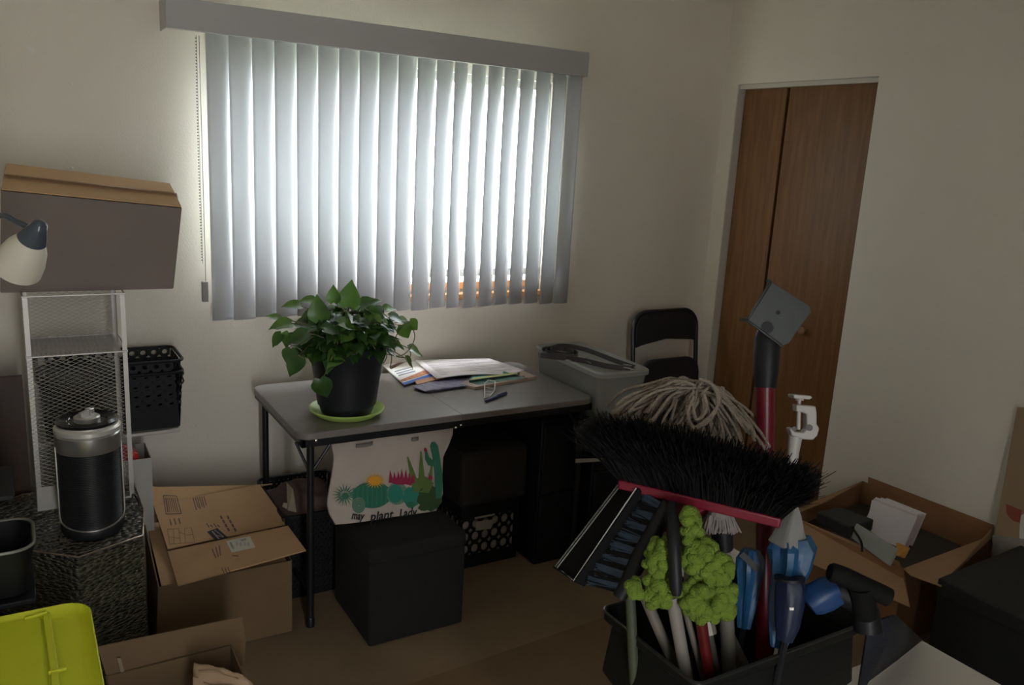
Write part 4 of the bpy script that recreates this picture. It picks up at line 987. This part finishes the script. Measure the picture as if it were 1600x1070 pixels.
for i in range(11000):
    a, b = rg.random(), rg.uniform(-1, 1); root = bl_+bd_*(Lb*a)+fw_*(b*.023)+upv*.008
    lean_ = -.052*(1-a)**1.5*(rg.uniform(.7, 1.45) if a < .3 else 1)+.035*a**2+rg.gauss(0, .008); out = b*.036+rg.gauss(0, .008); ln = .088*(1-.12*abs(a-.45)*2-.12*a)*rg.uniform(.74, 1.04)
    tip = root+bd_*lean_+fw_*out+upv*ln; m2 = (root+tip)*.5+fw_*(-b*.004)+upv*.004; wv = (bd_*rg.uniform(-1, 1)+fw_*rg.uniform(-1, 1)).normalized()*.0011
    tip2 = tip+V((rg.gauss(0, .006), rg.gauss(0, .006), rg.gauss(0, .004)))
    mb.add([root-wv, root+wv, m2-wv, m2+wv, tip2-wv*.6, tip2+wv*.6], [(0, 1, 3, 2), (2, 3, 5, 4)])
M_brs = mat('bristle_black', (.003, .003, .0033), .75, spec=.2)
mb.build('bristles', M_brs, br, smooth=False)
hs = hb-upv*.055; pole('handle', hs, straight(hs, 1092, 900), .0105, .0105, M_pole, br)

# long crimson handle with black grip and square plate
ph = thing('squeegee', 'long dark red pole with black grip and square grey plate', 'squeegee', (-2.1, -2.4, .02))
ptop = at(1197, 548, 'd', 1.42); pbt = at(1194, 1006, 'd', 1.33); dv = (pbt-ptop).normalized()
foot = straight(ptop, 1194, 1006)
g0 = at(1196, 606, 'd', 1.415)
mb = MB(); mb.tube([g0-dv*.002, foot], [.0158, .0115], 20); mb.build('pole', M_redp, ph)
mb = MB(); mb.tube([at(1200, 505, 'd', 1.42), at(1199, 530, 'd', 1.42), at(1197, 575, 'd', 1.418), at(1196, 606, 'd', 1.415)], [.012, .0225, .0215, .0178], 20); mb.build('grip', M_black, ph)
mb = MB(); q = [at(u, v, 'd', 1.40) for u, v in ((1206, 441), (1168, 500), (1222, 540), (1232, 536), (1266, 488), (1264, 478))]; mb.slab(q, .006)
q2 = [at(u, v, 'd', 1.392) for u, v in ((1204, 440), (1167, 501))]; mb.tube(q2, .0025, 8); mb.tube([at(1168, 500, 'd', 1.392), at(1157, 499, 'd', 1.38)], .003, 8); mb.tube([at(1168, 501, 'd', 1.392), at(1224, 542, 'd', 1.392)], .0022, 8)
mb.tube([at(1204, 440, 'd', 1.392), at(1199, 438, 'd', 1.385)], .003, 8)
mb.build('plate', mat('plate_grey', (.022, .028, .026), .45), ph, bevel=.0015)
mb = MB(); mb.tube([at(1198, 511, 'd', 1.412), at(1199, 512, 'd', 1.394)], .010, 16); mb.tube([at(1216, 488, 'd', 1.41), at(1216, 488, 'd', 1.395)], .0035, 10); mb.build('swivel', M_black, ph)

# string mop
mp_ = thing('string_mop', 'cotton string mop with cream strands, behind the broom head', 'mop', (-2.2, -2.25, .02))
mb = MB(); rg = random.Random(3); hub = at(1090, 612, 'd', 1.43)
for i in range(145):
    r_ = rg.random()
    if r_ < .36: eu, ev = rg.uniform(945, 1020), rg.uniform(632, 668); 
    elif r_ < .75: eu, ev = rg.uniform(1020, 1120), rg.uniform(670, 715)
    else: eu, ev = rg.uniform(1110, 1205), rg.uniform(675, 712)
    dpt = 1.42+rg.uniform(-.06, .05); e = at(eu, ev, 'd', dpt)
    h0 = hub+CR*rg.uniform(-.035, .03)+CF*rg.uniform(-.03, .03)+CU*rg.uniform(-.004, .006)
    dx = (e-h0); sgn = 1 if dx.dot(CR) > 0 else -1
    reach = min(1, abs(dx.dot(CR))/.14)
    c1 = h0+CR*(sgn*.02*reach)+CU*(.012+.022*rg.random())+CF*rg.uniform(-.03, .0)
    c2 = e-dx*.35+CU*(.045*rg.uniform(.5, 1.2))+CF*rg.uniform(-.02, .02)
    pts_ = bez(h0, c1, c2, e, 14); fr1, fr2 = rg.uniform(0, 6), rg.uniform(0, 6)
    pts_ = [p+CR*(.003*math.sin(k*.9+fr1))+CU*(.003*math.sin(k*.8+fr2)) for k, p in enumerate(pts_)]
    mb.tube(pts_, .0026, 6)
for lp_ in (((1085, 618), (1075, 645), (1085, 668), (1110, 655), (1122, 625), (1112, 600), (1092, 592)), ((1110, 598), (1124, 615), (1118, 640), (1098, 660), (1080, 672)), ((1082, 628), (1088, 655), (1104, 640), (1100, 615))):
    mb.tube(spline([at(u, v, 'd', 1.36) for u, v in lp_], 6), .003, 7)
M_yarn = mat('cotton_yarn', (.36, .305, .24), .95, bump=.8, bscale=600, var=.12, vscale=60)
mb.build('mop_strands', M_yarn, mp_, ang=180)
mb = MB(); mb.tube([hub-CU*.002, hub-CU*.05], .02, 14); mb.build('mop_clamp', M_white, mp_, bevel=.003)
pole('handle', hub-V((0, 0, .03)), V((cx+.02, qy1-.07, .03)), .011, .011, M_pole, mp_)

# white screw clamp on its pole
cl = thing('screw_clamp', 'small white screw clamp on a white pole, right of mop', 'clamp', (-2.05, -2.35, .02))
DC = 1.40
def cpx(x, y): return 1130+x/3.688, 430+y/3.688
def cpt(x, y, o_=0): u, v = cpx(x, y); return at(u, v, 'd', DC+o_)
mb = MB(); prof_ = [(410, 742), (520, 752), (527, 790), (527, 855), (542, 880), (530, 920), (505, 945), (440, 940), (385, 920), (370, 880), (395, 875), (400, 898), (450, 902), (470, 885), (470, 795), (440, 785), (410, 782)]
def ext(pts, dep, mi=0, o_=0):
    a = [cpt(x, y, o_)-CF*dep/2 for x, y in pts]; b = [p+CF*dep for p in a]; k = len(pts)
    mb.add(a+b, [tuple(range(k)), tuple(range(2*k-1, k-1, -1))]+[(i, (i+1) % k, (i+1) % k+k, i+k) for i in range(k)], mi)
ext(prof_, .022); M_clamp = mat('clamp_white', (.36, .345, .32), .4)
mb.build('clamp_body', M_clamp, cl, bevel=.002)
mb = MB(); mb.tube([cpt(433, 890), cpt(438, 720)], .0034, 10); ext([(388, 690), (395, 684), (488, 692), (495, 703), (480, 712), (392, 706)], .03); mb.tube([cpt(440, 722), cpt(440, 700)], .007, 12); mb.build('screw', M_clamp, cl, bevel=.001)
mb = MB(); mb.tube([cpt(497, 878, -.013), cpt(497, 878, .013)], .0055, 14); mb.tube([cpt(410, 885, -.013), cpt(410, 885, .013)], .004, 12); mb.build('hinge_pin', mat('pin_grey', (.12, .11, .11), .4), cl)
a = cpt(418, 920); ft = V((qx1-.085, qy1-.075, .03))
mb = MB(); mb.tube([a, a-V((0, 0, .03)), ft], [.0115, .0095, .009], 16); mb.build('pole', M_clamp, cl)

# dustpan with hand brush
dp = thing('dustpan', 'black dustpan with light grey lip, tilted left under the broom', 'dustpan', (-2.4, -2.3, .95))
A_, B_, C_, D_ = at(968, 757, 'd', 1.34), at(868, 887, 'd', 1.36), at(913, 915, 'd', 1.30), at(1012, 772, 'd', 1.28)
mb = MB(); mb.slab([A_, B_, C_, D_], .004)
back = (C_-B_).normalized(); nrm = (B_-A_).cross(D_-A_).normalized(); nrm = nrm if nrm.dot(CF) < 0 else -nrm
mb.slab([B_, C_, C_+nrm*.02, B_+nrm*.006], .003); mb.slab([A_, D_, D_+nrm*.02, A_+nrm*.006], .003); mb.slab([C_, D_, D_+nrm*.022, C_+nrm*.022], .003)
mb.build('pan', mat('matte_black', (.004, .004, .0045), .8, spec=.15), dp, smooth=False)
mb = MB(); off = -(D_-A_).normalized()*.003; mb.slab([A_+off, B_+off, B_+off*-.9+nrm*.004, A_+off*-.9+nrm*.004], .002); mb.build('pan_lip', mat('lip_grey', (.12, .12, .115), .35), dp)
mb = MB(); k_ = (D_-A_).normalized()*.0085; mb.tube([A_+k_+nrm*.004, B_+k_+nrm*.004], .0011, 6); mb.tube([B_+k_*3.2+nrm*.006, C_-k_*.5+nrm*.02, D_-k_*.4+nrm*.023], .0011, 6); mb.build('lip_edge', mat('edge_light', (.5, .5, .5), .2, metal=.5), dp)
hp = thing('hand_brush', 'black hand brush with dark blue bristles clipped to the dustpan', 'brush', (-2.35, -2.35, .95))
mb = MB(); E1, E2 = at(1046, 785, 'd', 1.25), at(968, 932, 'd', 1.27); mb.tube([E1, (E1+E2)*.5, E2], [.012, .015, .011], 12); mb.build('brush_back', M_black, hp)
mb = MB(); mb.keep = True; rg = random.Random(8)
for i in range(2600):
    a = rg.random(); b = rg.uniform(-1, 1); root = E1+(E2-E1)*(.04+.92*a)+nrm*(b*.010); tgt = D_+(C_-D_)*(.02+.96*a)+nrm*(.001+b*.006)
    tuft = .002*math.sin(a*160)
    tip = root+(tgt-root)*rg.uniform(.80, 1.0)+V((rg.gauss(0, .002), rg.gauss(0, .002), rg.gauss(0, .002)+tuft)); wv = (E2-E1).normalized()*.0007
    mb.add([root-wv, root+wv, tip+wv, tip-wv], [(0, 1, 2, 3)], 0 if math.sin(a*48) > -.1 else 1)
mb.build('bristles', [mat('bristle_blue', (.014, .028, .05), .45), M_brs], hp, smooth=False)
mb = MB(); a = at(1050, 788, 'd', 1.235); b = at(1057, 930, 'd', 1.185); mb.tube(spline([a, at(1053, 850, 'd', 1.19), b], 5), [.009]*5+[.0095]*5+[.006], 12); mb.build('brush_handle', M_black, hp)

# chenille duster
cd_ = thing('chenille_duster', 'lime green chenille duster head hanging over the bin edge', 'duster', (-2.3, -2.4, 1.0))
mb = MB(); rg = random.Random(21)
lobes = [((1034, 870), 24, 34, 34), ((1034, 918), 26, 28, 26), ((1078, 815), 14, 30, 14), ((1090, 865), 25, 35, 40), ((1115, 890), 28, 34, 42), ((1098, 935), 34, 34, 46), ((1128, 935), 22, 28, 26), ((990, 915), 10, 10, 5)]
for (c0, rx, ry, n_) in lobes:
    for k in range(int(n_*1.5)):
        a = rg.uniform(0, 6.28); r_ = math.sqrt(rg.random()); u = c0[0]+rx*r_*math.cos(a)*.88; v = c0[1]+ry*r_*math.sin(a)*.9
        p = at(u, v, 'd', 1.225-.02*(1-r_*r_)+rg.uniform(-.006, .006)); dr_ = (CR*rg.uniform(-1, 1)+CU*rg.uniform(-1.2, .2)-CF*rg.uniform(.0, .7)).normalized()
        q = p+dr_*rg.uniform(.006, .012); m2 = (p+q)*.5-CF*.003; R_ = rg.uniform(.0072, .0100)
        mb.tube([p-dr_*R_*.8, p-dr_*R_*.4, m2, q+dr_*R_*.4, q+dr_*R_*.85], [R_*.45, R_*.9, R_, R_*.9, R_*.4], 9)
M_chen = mat('chenille_green', (.125, .19, .016), .95, bump=.6, bscale=350, var=.15, vscale=60)
mb.build('chenille_head', M_chen, cd_, ang=180)
mb = MB(); mb.tube([at(1078, 800, 'd', 1.26), at(1090, 900, 'd', 1.26), at(1110, 990, 'd', 1.255)], .010, 10); hd = mb.build('duster_core', M_pole, cd_)
pt = at(1098, 950, 'd', 1.25); pole('handle', pt, straight(pt, 1118, 1050), .008, .008, mat('dark_grey_pole', (.05, .05, .045), .5), cd_)

# loose poles standing in the bin
def stick(label, u0, v0, u1, v1, d0, r_, m, name='pole', cat='pole', cap=None, full=True):
    a, b = at(u0, v0, 'd', d0), at(u1, v1, 'd', d0-.02); dv_ = (b-a).normalized()
    t = thing(name, label, cat, (cx, cy, .02))
    e = b+dv_*.02 if not full else b
    mb = MB(); pts_ = [a, straight(a, u1, v1)]; dv_ = (pts_[1]-a).normalized()
    mb.tube(pts_, r_, 16); mb.build('shaft', m, t)
    if cap: mb = MB(); mb.tube([a-dv_*.004, a+dv_*cap[0]], cap[1], 16); mb.build('end_cap', M_black, t, bevel=.002)
    return t
stick('tan grey pole leaning left in the bin under the brush', 996, 905, 1045, 1020, 1.25, .0085, M_pole)
stick('pale grey pole with open end, below the green duster', 1050, 930, 1068, 1032, 1.22, .0098, mat('pale_grey', (.20, .185, .165), .4))
stick('grey pole with a black end cap, right of the green duster', 1128, 830, 1136, 980, 1.27, .0115, mat('pole_warm', (.14, .13, .11), .4), cap=(.03, .016))
stick('dark olive pole at the left corner of the bin', 984, 915, 988, 1000, 1.28, .008, mat('olive_pole', (.05, .06, .035), .5))
stick('thin silver rod between the pale pole and the green duster', 1070, 950, 1078, 980, 1.235, .005, M_pole)
stick('short red handle deep in the bin under the green duster', 1096, 972, 1104, 1030, 1.225, .0085, mat('bright_red', (.08, .005, .005), .4))
mb = MB(); p = at(1124, 815, 'd', 1.25); rg = random.Random(4); mb.keep = True
for i in range(500):
    a, b = rg.uniform(-1, 1), rg.uniform(-1, 1); r0 = p+CR*(a*.018)+CU*.012+CF*(b*.012); e = r0+CR*(a*.008+rg.gauss(0, .002))-CU*rg.uniform(.018, .028)+CF*(b*.008); wv = CR*.0007
    mb.add([r0-wv, r0+wv, e+wv, e-wv], [(0, 1, 2, 3)])
mb.lathe([(.012, -.006), (.018, .004), (.012, .014)], p+CU*.01, 14)
tag(mb.build('scrub_brush', mat('grey_bristle', (.17, .15, .14), .7), smooth=False), 'small greyish pink scrub brush just under the crimson broom head', 'brush')

# umbrellas
M_blue = mat('umbrella_blue', (.008, .058, .14), .45, bump=.3, bscale=18); M_navy = mat('umbrella_navy', (.003, .008, .035), .5, bump=.3, bscale=18); M_silk = mat('silver_wrap', (.22, .22, .21), .35, bump=.2, bscale=40)
um = thing('folded_umbrella', 'folded blue umbrella with silver tip, right of the crimson pole', 'umbrella', (-2.05, -2.42, .1))
def folded(mb, path, prof_, n=24, folds=6, amp=.18, mi=0):
    loops_ = []
    for i, p in enumerate(path):
        T = (path[min(i+1, len(path)-1)]-path[max(i-1, 0)]).normalized(); a_ = T.orthogonal().normalized() if i == 0 else (A0-T*A0.dot(T)).normalized(); A0 = a_; b_ = T.cross(a_)
        loops_.append([p+(a_*math.cos(t)+b_*math.sin(t))*prof_[i]*(1+amp*math.sin(folds*t+i*.35)) for t in [2*math.pi*k/n for k in range(n)]])
    mb.loops(loops_, mi)
DU = 1.30
path = [at(u, v, 'd', DU) for u, v in ((1243, 790), (1241, 803), (1237, 820), (1234, 836), (1231, 852), (1228, 858))]
mb = MB(); folded(mb, path, [.004, .011, .018, .024, .030, .024], folds=5, amp=.08); mb.build('silver_cover', M_silk, um)
path = [at(u, v, 'd', DU) for u, v in ((1236, 840), (1238, 856), (1236, 880), (1230, 905), (1224, 940), (1220, 980), (1216, 1010))]
mb = MB(); folded(mb, path, [.026, .034, .030, .024, .022, .018, .012]); mb.build('canopy', M_blue, um)
mb = MB(); mb.tube([at(1243, 792, 'd', DU), at(1243, 778, 'd', DU)], [.004, .003], 8); mb.tube([path[-1], V((cx+.1, cy, .04))], .005, 8); mb.build('shaft', M_white, um)
um2 = thing('folded_umbrella', 'folded blue umbrella with dark strap, left of the crimson pole', 'umbrella', (-2.12, -2.4, .1))
path = [at(u, v, 'd', 1.36) for u, v in ((1174, 858), (1172, 872), (1172, 890), (1170, 910), (1166, 940), (1162, 980))]
mb = MB(); folded(mb, path, [.012, .020, .022, .018, .016, .010]); mb.build('canopy', M_blue, um2)
mb = MB(); mb.band([at(u, v, 'd', 1.335) for u, v in ((1158, 865), (1172, 878), (1184, 890))], CU, .01, .002); mb.tube([path[-1], V((cx-.02, cy+.03, .04))], .005, 8); mb.build('strap', M_black, um2)
um3 = thing('folded_umbrella', 'folded navy umbrella in its sleeve behind the crimson pole foot', 'umbrella', (-2.1, -2.43, .1))
path = [at(u, v, 'd', 1.27) for u, v in ((1234, 905), (1234, 912), (1234, 940), (1230, 975), (1226, 1000))]
mb = MB(); folded(mb, path, [.019, .022, .023, .019, .012], amp=.06); mb.build('canopy', M_navy, um3)
mb = MB(); mb.tube([path[0], path[0]+CU*.004], .023, 20); mb.tube([path[-1], V((cx+.04, cy-.02, .04))], .006, 8); mb.build('collar', M_black, um3)
mb = MB(); mb.slab([at(u, v, 'd', 1.236) for u, v in ((1233, 949), (1240, 949), (1240, 953), (1234, 953))], .002); mb.build('label', M_white, um3)
um4 = thing('compact_umbrella', 'compact bright blue umbrella with black curved handle at right', 'umbrella', (-2.0, -2.42, .85))
path = [at(u, v, 'd', 1.28) for u, v in ((1262, 944), (1272, 936), (1290, 928), (1306, 922))]
mb = MB(); folded(mb, path, [.018, .024, .025, .022], folds=5, amp=.07); mb.build('canopy', mat('umbrella_azure', (.008, .04, .13), .45), um4)
path = [at(u, v, 'd', 1.28) for u, v in ((1300, 925), (1318, 925), (1338, 936), (1352, 955), (1356, 985))]
mb = MB(); mb.tube(spline(path, 4), .021, 14); mb.build('sleeve', M_black, um4)
mb = MB(); mb.tube(spline([at(u, v, 'd', 1.25) for u, v in ((1296, 893), (1318, 900), (1350, 915), (1378, 928), (1390, 934))], 4), [.012]+[.0145]*15+[.011], 14); mb.tube([at(1345, 915, 'd', 1.25), at(1352, 960, 'd', 1.27)], .018, 12)
mb.build('handle', mat('handle_rubber', (.005, .005, .005), .8, spec=.15), um4)

# navy fabric beside the bin, white stand
wc = thing('white_stand', 'white topped low stand in the bottom right corner', 'stand', (-1.68, -2.5, 0))
WZ = .6
mb = MB(); mb.loops([rrect(-1.685, -2.55, .49, .52, .012, WZ-.025, 4), rrect(-1.685, -2.55, .49, .52, .012, WZ-.002, 4), rrect(-1.685, -2.55, .486, .516, .01, WZ, 4)]); mb.build('top', mat('white_laminate', (.60, .58, .53), .45), wc)
mb = MB(); mb.bb(-1.91, -1.46, -2.79, -2.31, 0, WZ-.026); mb.build('body', M_black, wc, bevel=.004)
mb = MB(); q = [at(1357, 974, 'z', .78), at(1395, 960, 'z', .76), at(1441, 997, 'z', WZ+.008), at(1350, 1066, 'z', WZ+.008)]
nv = [at(1357, 974, 'd', 1.33), at(1398, 961, 'd', 1.38), at(1440, 998, 'z', WZ+.006), at(1400, 1030, 'z', WZ+.006), at(1346, 1070, 'z', WZ+.008), at(1338, 1100, 'z', WZ+.02)]
cen = at(1385, 1000, 'd', 1.36); k = len(nv)
mb.add(nv+[cen], [(i, (i+1) % k, k) for i in range(k)])
o = mb.build('navy_cloth', mat('navy_fabric', (.0035, .0055, .013), .8, bump=.3, bscale=120)); solid(o, .006); tag(o, 'dark navy cloth draped from the bin onto the white stand', 'cloth')
mb2 = MB(); mb2.tube([nv[0], nv[4]+CU*.003, nv[5]], .0009, 6); mb2.build('white_seam', mat('seam_grey', (.4, .4, .42), .6), o)

# ------------------------------------------------------------------ right side: open box, crate, cardboard
rb = thing('cardboard_box', 'open cardboard box of papers on floor by the closet', 'box', (-.35, -1.45, 0))
RZ = .31
T = [at(1258, 800, 'z', RZ), at(1450, 905, 'z', RZ), V((-.015, -1.70, RZ)), V((-.015, -1.12, RZ))]   # fl(left far), fr(near), br, bl
T[0] = V((-.62, -1.22, RZ)); T[1] = V((-.60, -1.72, RZ)) 
c = [V((T[0].x, T[0].y, .003)), V((T[1].x, T[1].y, .003)), V((T[2].x, T[2].y, .003)), V((T[3].x, T[3].y, .003))]+T
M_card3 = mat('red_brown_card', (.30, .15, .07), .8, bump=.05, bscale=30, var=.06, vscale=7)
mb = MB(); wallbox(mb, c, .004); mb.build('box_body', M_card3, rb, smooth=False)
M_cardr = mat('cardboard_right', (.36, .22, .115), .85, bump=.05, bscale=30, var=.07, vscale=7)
fl = [T[0], T[1], at(1420, 950, 'x', T[1].x-.13), at(1262, 872, 'x', T[0].x-.13)]
mb = MB(); mb.slab([T[0], at(1405, 877, 'z', RZ), T[1], at(1422, 949, 'z', RZ-.09), at(1262, 878, 'z', RZ-.09)], .004)
MBL = mb; 
mb.build('left_flap', M_cardr, rb, smooth=False)
mb = MB(); mb.slab([T[1], T[2], at(1550, 826, 'z', RZ+.06), at(1470, 916, 'z', RZ+.02), T[1]+V((-.02, -.04, .0))], .004); mb.build('near_flap', M_cardr, rb, smooth=False)
mb = MB(); mb.slab([at(1355, 820, 'x', -.012), at(1551, 880, 'x', -.012), at(1552, 820, 'x', -.012), at(1357, 745, 'x', -.012)], .004); mb.build('wall_flap', M_card3, rb, smooth=False)
mb = MB(); mb.slab([T[3], T[0], at(1248, 800, 'z', RZ+.03), at(1290, 784, 'z', RZ+.03)], .004); mb.build('far_flap', M_cardr, rb, smooth=False)
# contents
mb = MB(); Z1 = .40
def px8(front_px, z0, z1):
    b = [at(u, v, 'z', z1) for u, v in front_px]; return [V((p.x, p.y, z0)) for p in b]+b
Z1 = .365; mb.hexa(px8([(1276, 799), (1331, 824), (1366, 811), (1313, 791)], .318, Z1)); 
mb.build  # keep
cs = thing('leather_case', 'black leather case lying open at the left of the papers', 'case', (-.5, -1.35, .3))
mb.build('case_body', mat('case_black', (.02, .02, .022), .5), cs, bevel=.006)
mb = MB(); mb.band(spline([at(1330, 822, 'z', Z1+.002), at(1345, 845, 'z', .35), at(1347, 862, 'z', .32)], 4), CR, .008, .003); mb.build('strap', M_black, cs)
mb = MB(); q = [at(1328, 838, 'z', .32), at(1390, 884, 'z', .32), at(1404, 858, 'z', .375), at(1340, 818, 'z', .375)]
mb.slab(q, .012); 
tag(mb.build('picture_frame', mat('glass_grey', (.36, .38, .35), .3), bevel=.002), 'grey framed flat case leaning between black case and papers', 'frame')
for i in range(7):
    dx_ = i*.011
    mb = MB(); q = [at(1352-i*1, 822+i, 'x', -.30+dx_), at(1408+i*2, 862+i*.5, 'x', -.30+dx_), at(1432+i*2.5, 806-i*.6, 'x', -.26+dx_), at(1362+i*4, 779-i*.2, 'x', -.26+dx_)]
    jit = (i*37 % 5-2)*.002; mb.slab([p+V((0, jit, jit)) for p in q], .006)
    lab = ('white paper bundle frontmost in the open box, facing the bin' if i == 0 else 'white paper bundle rearmost in the open box, next to the wall flap' if i == 6 else 'white papers stacked upright in the open cardboard box')
    tag(mb.build('paper_stack', M_paper if i % 2 == 0 else mat('pinkish_white', (.66, .60, .57), .7), smooth=False), lab, 'paper', 'papers standing in the open box')
mb = MB(); mb.slab([at(1402, 868, 'z', .36), at(1412, 872, 'z', .34), at(1420, 856, 'z', .37), at(1402, 848, 'z', .39)], .01)
tag(mb.build('envelope', mat('orange_env', (.55, .27, .05), .6)), 'orange envelope corner beside the white papers', 'envelope')
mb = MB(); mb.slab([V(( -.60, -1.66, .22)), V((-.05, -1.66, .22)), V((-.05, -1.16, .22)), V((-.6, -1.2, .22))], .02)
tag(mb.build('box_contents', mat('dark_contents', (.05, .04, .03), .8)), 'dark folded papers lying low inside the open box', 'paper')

kc = thing('storage_cube', 'black fabric storage cube at the right edge', 'box', (-.25, -2.1, 0))
qa, qb = V((-.60, -1.86)), V((-.055, -1.78))
KZ = .345
t0 = at(1468, 905, 'z', KZ); t1 = at(1545, 870, 'z', KZ); 
print('cube', t0, t1)
ky0 = -2.5
cc8 = [V((t0.x, ky0, 0.003)), V((-.03, ky0, .003)), V((-.03, t1.y, .003)), V((t0.x, t0.y, .003))]; cc8 += [V((p.x, p.y, KZ)) for p in cc8]
mb = MB(); mb.hexa(cc8); mb.build('body', mat('cube_black', (.006, .006, .007), .8, bump=.3, bscale=200), kc, bevel=.008)
mb = MB(); mb.hexa([V((p.x-(.004 if p.x < -.1 else 0), p.y+(.004 if p.y > -2.2 else 0), z)) for z in (KZ-.05, KZ+.004) for p in cc8[:4]]); mb.build('lid', mat('cube_lid', (.007, .007, .008), .6, bump=.3, bscale=160), kc, bevel=.006)
# printed cardboard packaging leaning on the wall
pk = thing('packaging_card', 'brown packaging with red print and plastic, leaning by right wall', 'packaging', (-.05, -1.8, KZ))
XA, XB = -.025, -.10
Q = [at(1550, 862, 'x', XB), at(1640, 900, 'x', XB), at(1660, 640, 'x', XA), at(1590, 636, 'x', XA)]
mb = MB(); mb.slab(Q, .006); mb.build('card', mat('kraft_card', (.30, .21, .13), .8), pk, smooth=False)
n_ = (Q[1]-Q[0]).cross(Q[3]-Q[0]).normalized(); n_ = n_ if n_.x < 0 else -n_
mb = MB(); arc = [(1573, 787), (1598, 797)]+[(1598-25*math.cos(a)*1.0, 795+22*math.sin(a)) for a in (1.45, 1.1, .8, .5, .2)]
mb.add([onp(u, v, Q[0], n_)+n_*.005 for u, v in arc], [tuple(range(len(arc)))]); mb.build('red_print', mat('brick_red', (.26, .06, .04), .7), pk)
mb = MB(); arc = [(1640, 900), (1597, 880)]+[(1594+ (6*(k-3)**2/9), 880-k*15) for k in range(1, 6)]+[(1640, 780)]
mb.add([onp(u, v, Q[0], n_)+n_*.006 for u, v in arc], [tuple(range(len(arc)))]); mb.build('white_disc', mat('white_card', (.6, .57, .5), .6), pk)
mb = MB(); n = 10; vs = []
for i in range(n+1):
    for j in range(n+1):
        u = 1553+60*i/n; v = 835+8*i/n+ (50*(j/n))
        vs.append(onp(u, v, Q[0], n_)+n_*(.010+.008*noise.noise(V((i*.8, j*.8, 3)))))
mb.add(vs, [(i*(n+1)+j, (i+1)*(n+1)+j, (i+1)*(n+1)+j+1, i*(n+1)+j+1) for i in range(n) for j in range(n)])
o = mb.build('plastic_wrap', clear_mat('wrap_film', (.45, .45, .42), .5, .15), pk, ang=30)

# white lid on a black box, seen behind the poles
wl = thing('lidded_box', 'black box with white lid on the floor behind the poles', 'box', (-1.1, -1.25, 0))
zl = .2; q = [at(1108, 878, 'z', zl), at(1163, 878, 'z', zl)]
a, b = at(1100, 884, 'z', zl), at(1160, 868, 'z', zl)
X0, X1, Y0_, Y1_ = a.x-.1, b.x+.02, b.y-.22, at(1140, 853, 'z', zl).y
mb = MB(); mb.loops([rrect((X0+X1)/2, (Y0_+Y1_)/2, X1-X0-.02, Y1_-Y0_-.02, .02, .002), rrect((X0+X1)/2, (Y0_+Y1_)/2, X1-X0-.01, Y1_-Y0_-.01, .02, zl-.02)]); mb.build('tub', M_black, wl)
mb = MB(); mb.loops([rrect((X0+X1)/2, (Y0_+Y1_)/2, X1-X0, Y1_-Y0_, .025, zl-.02), rrect((X0+X1)/2, (Y0_+Y1_)/2, X1-X0, Y1_-Y0_, .025, zl-.004), rrect((X0+X1)/2, (Y0_+Y1_)/2, X1-X0-.01, Y1_-Y0_-.01, .02, zl), rrect((X0+X1)/2, (Y0_+Y1_)/2, X1-X0-.04, Y1_-Y0_-.04, .015, zl-.006)]); mb.build('lid', M_white, wl)
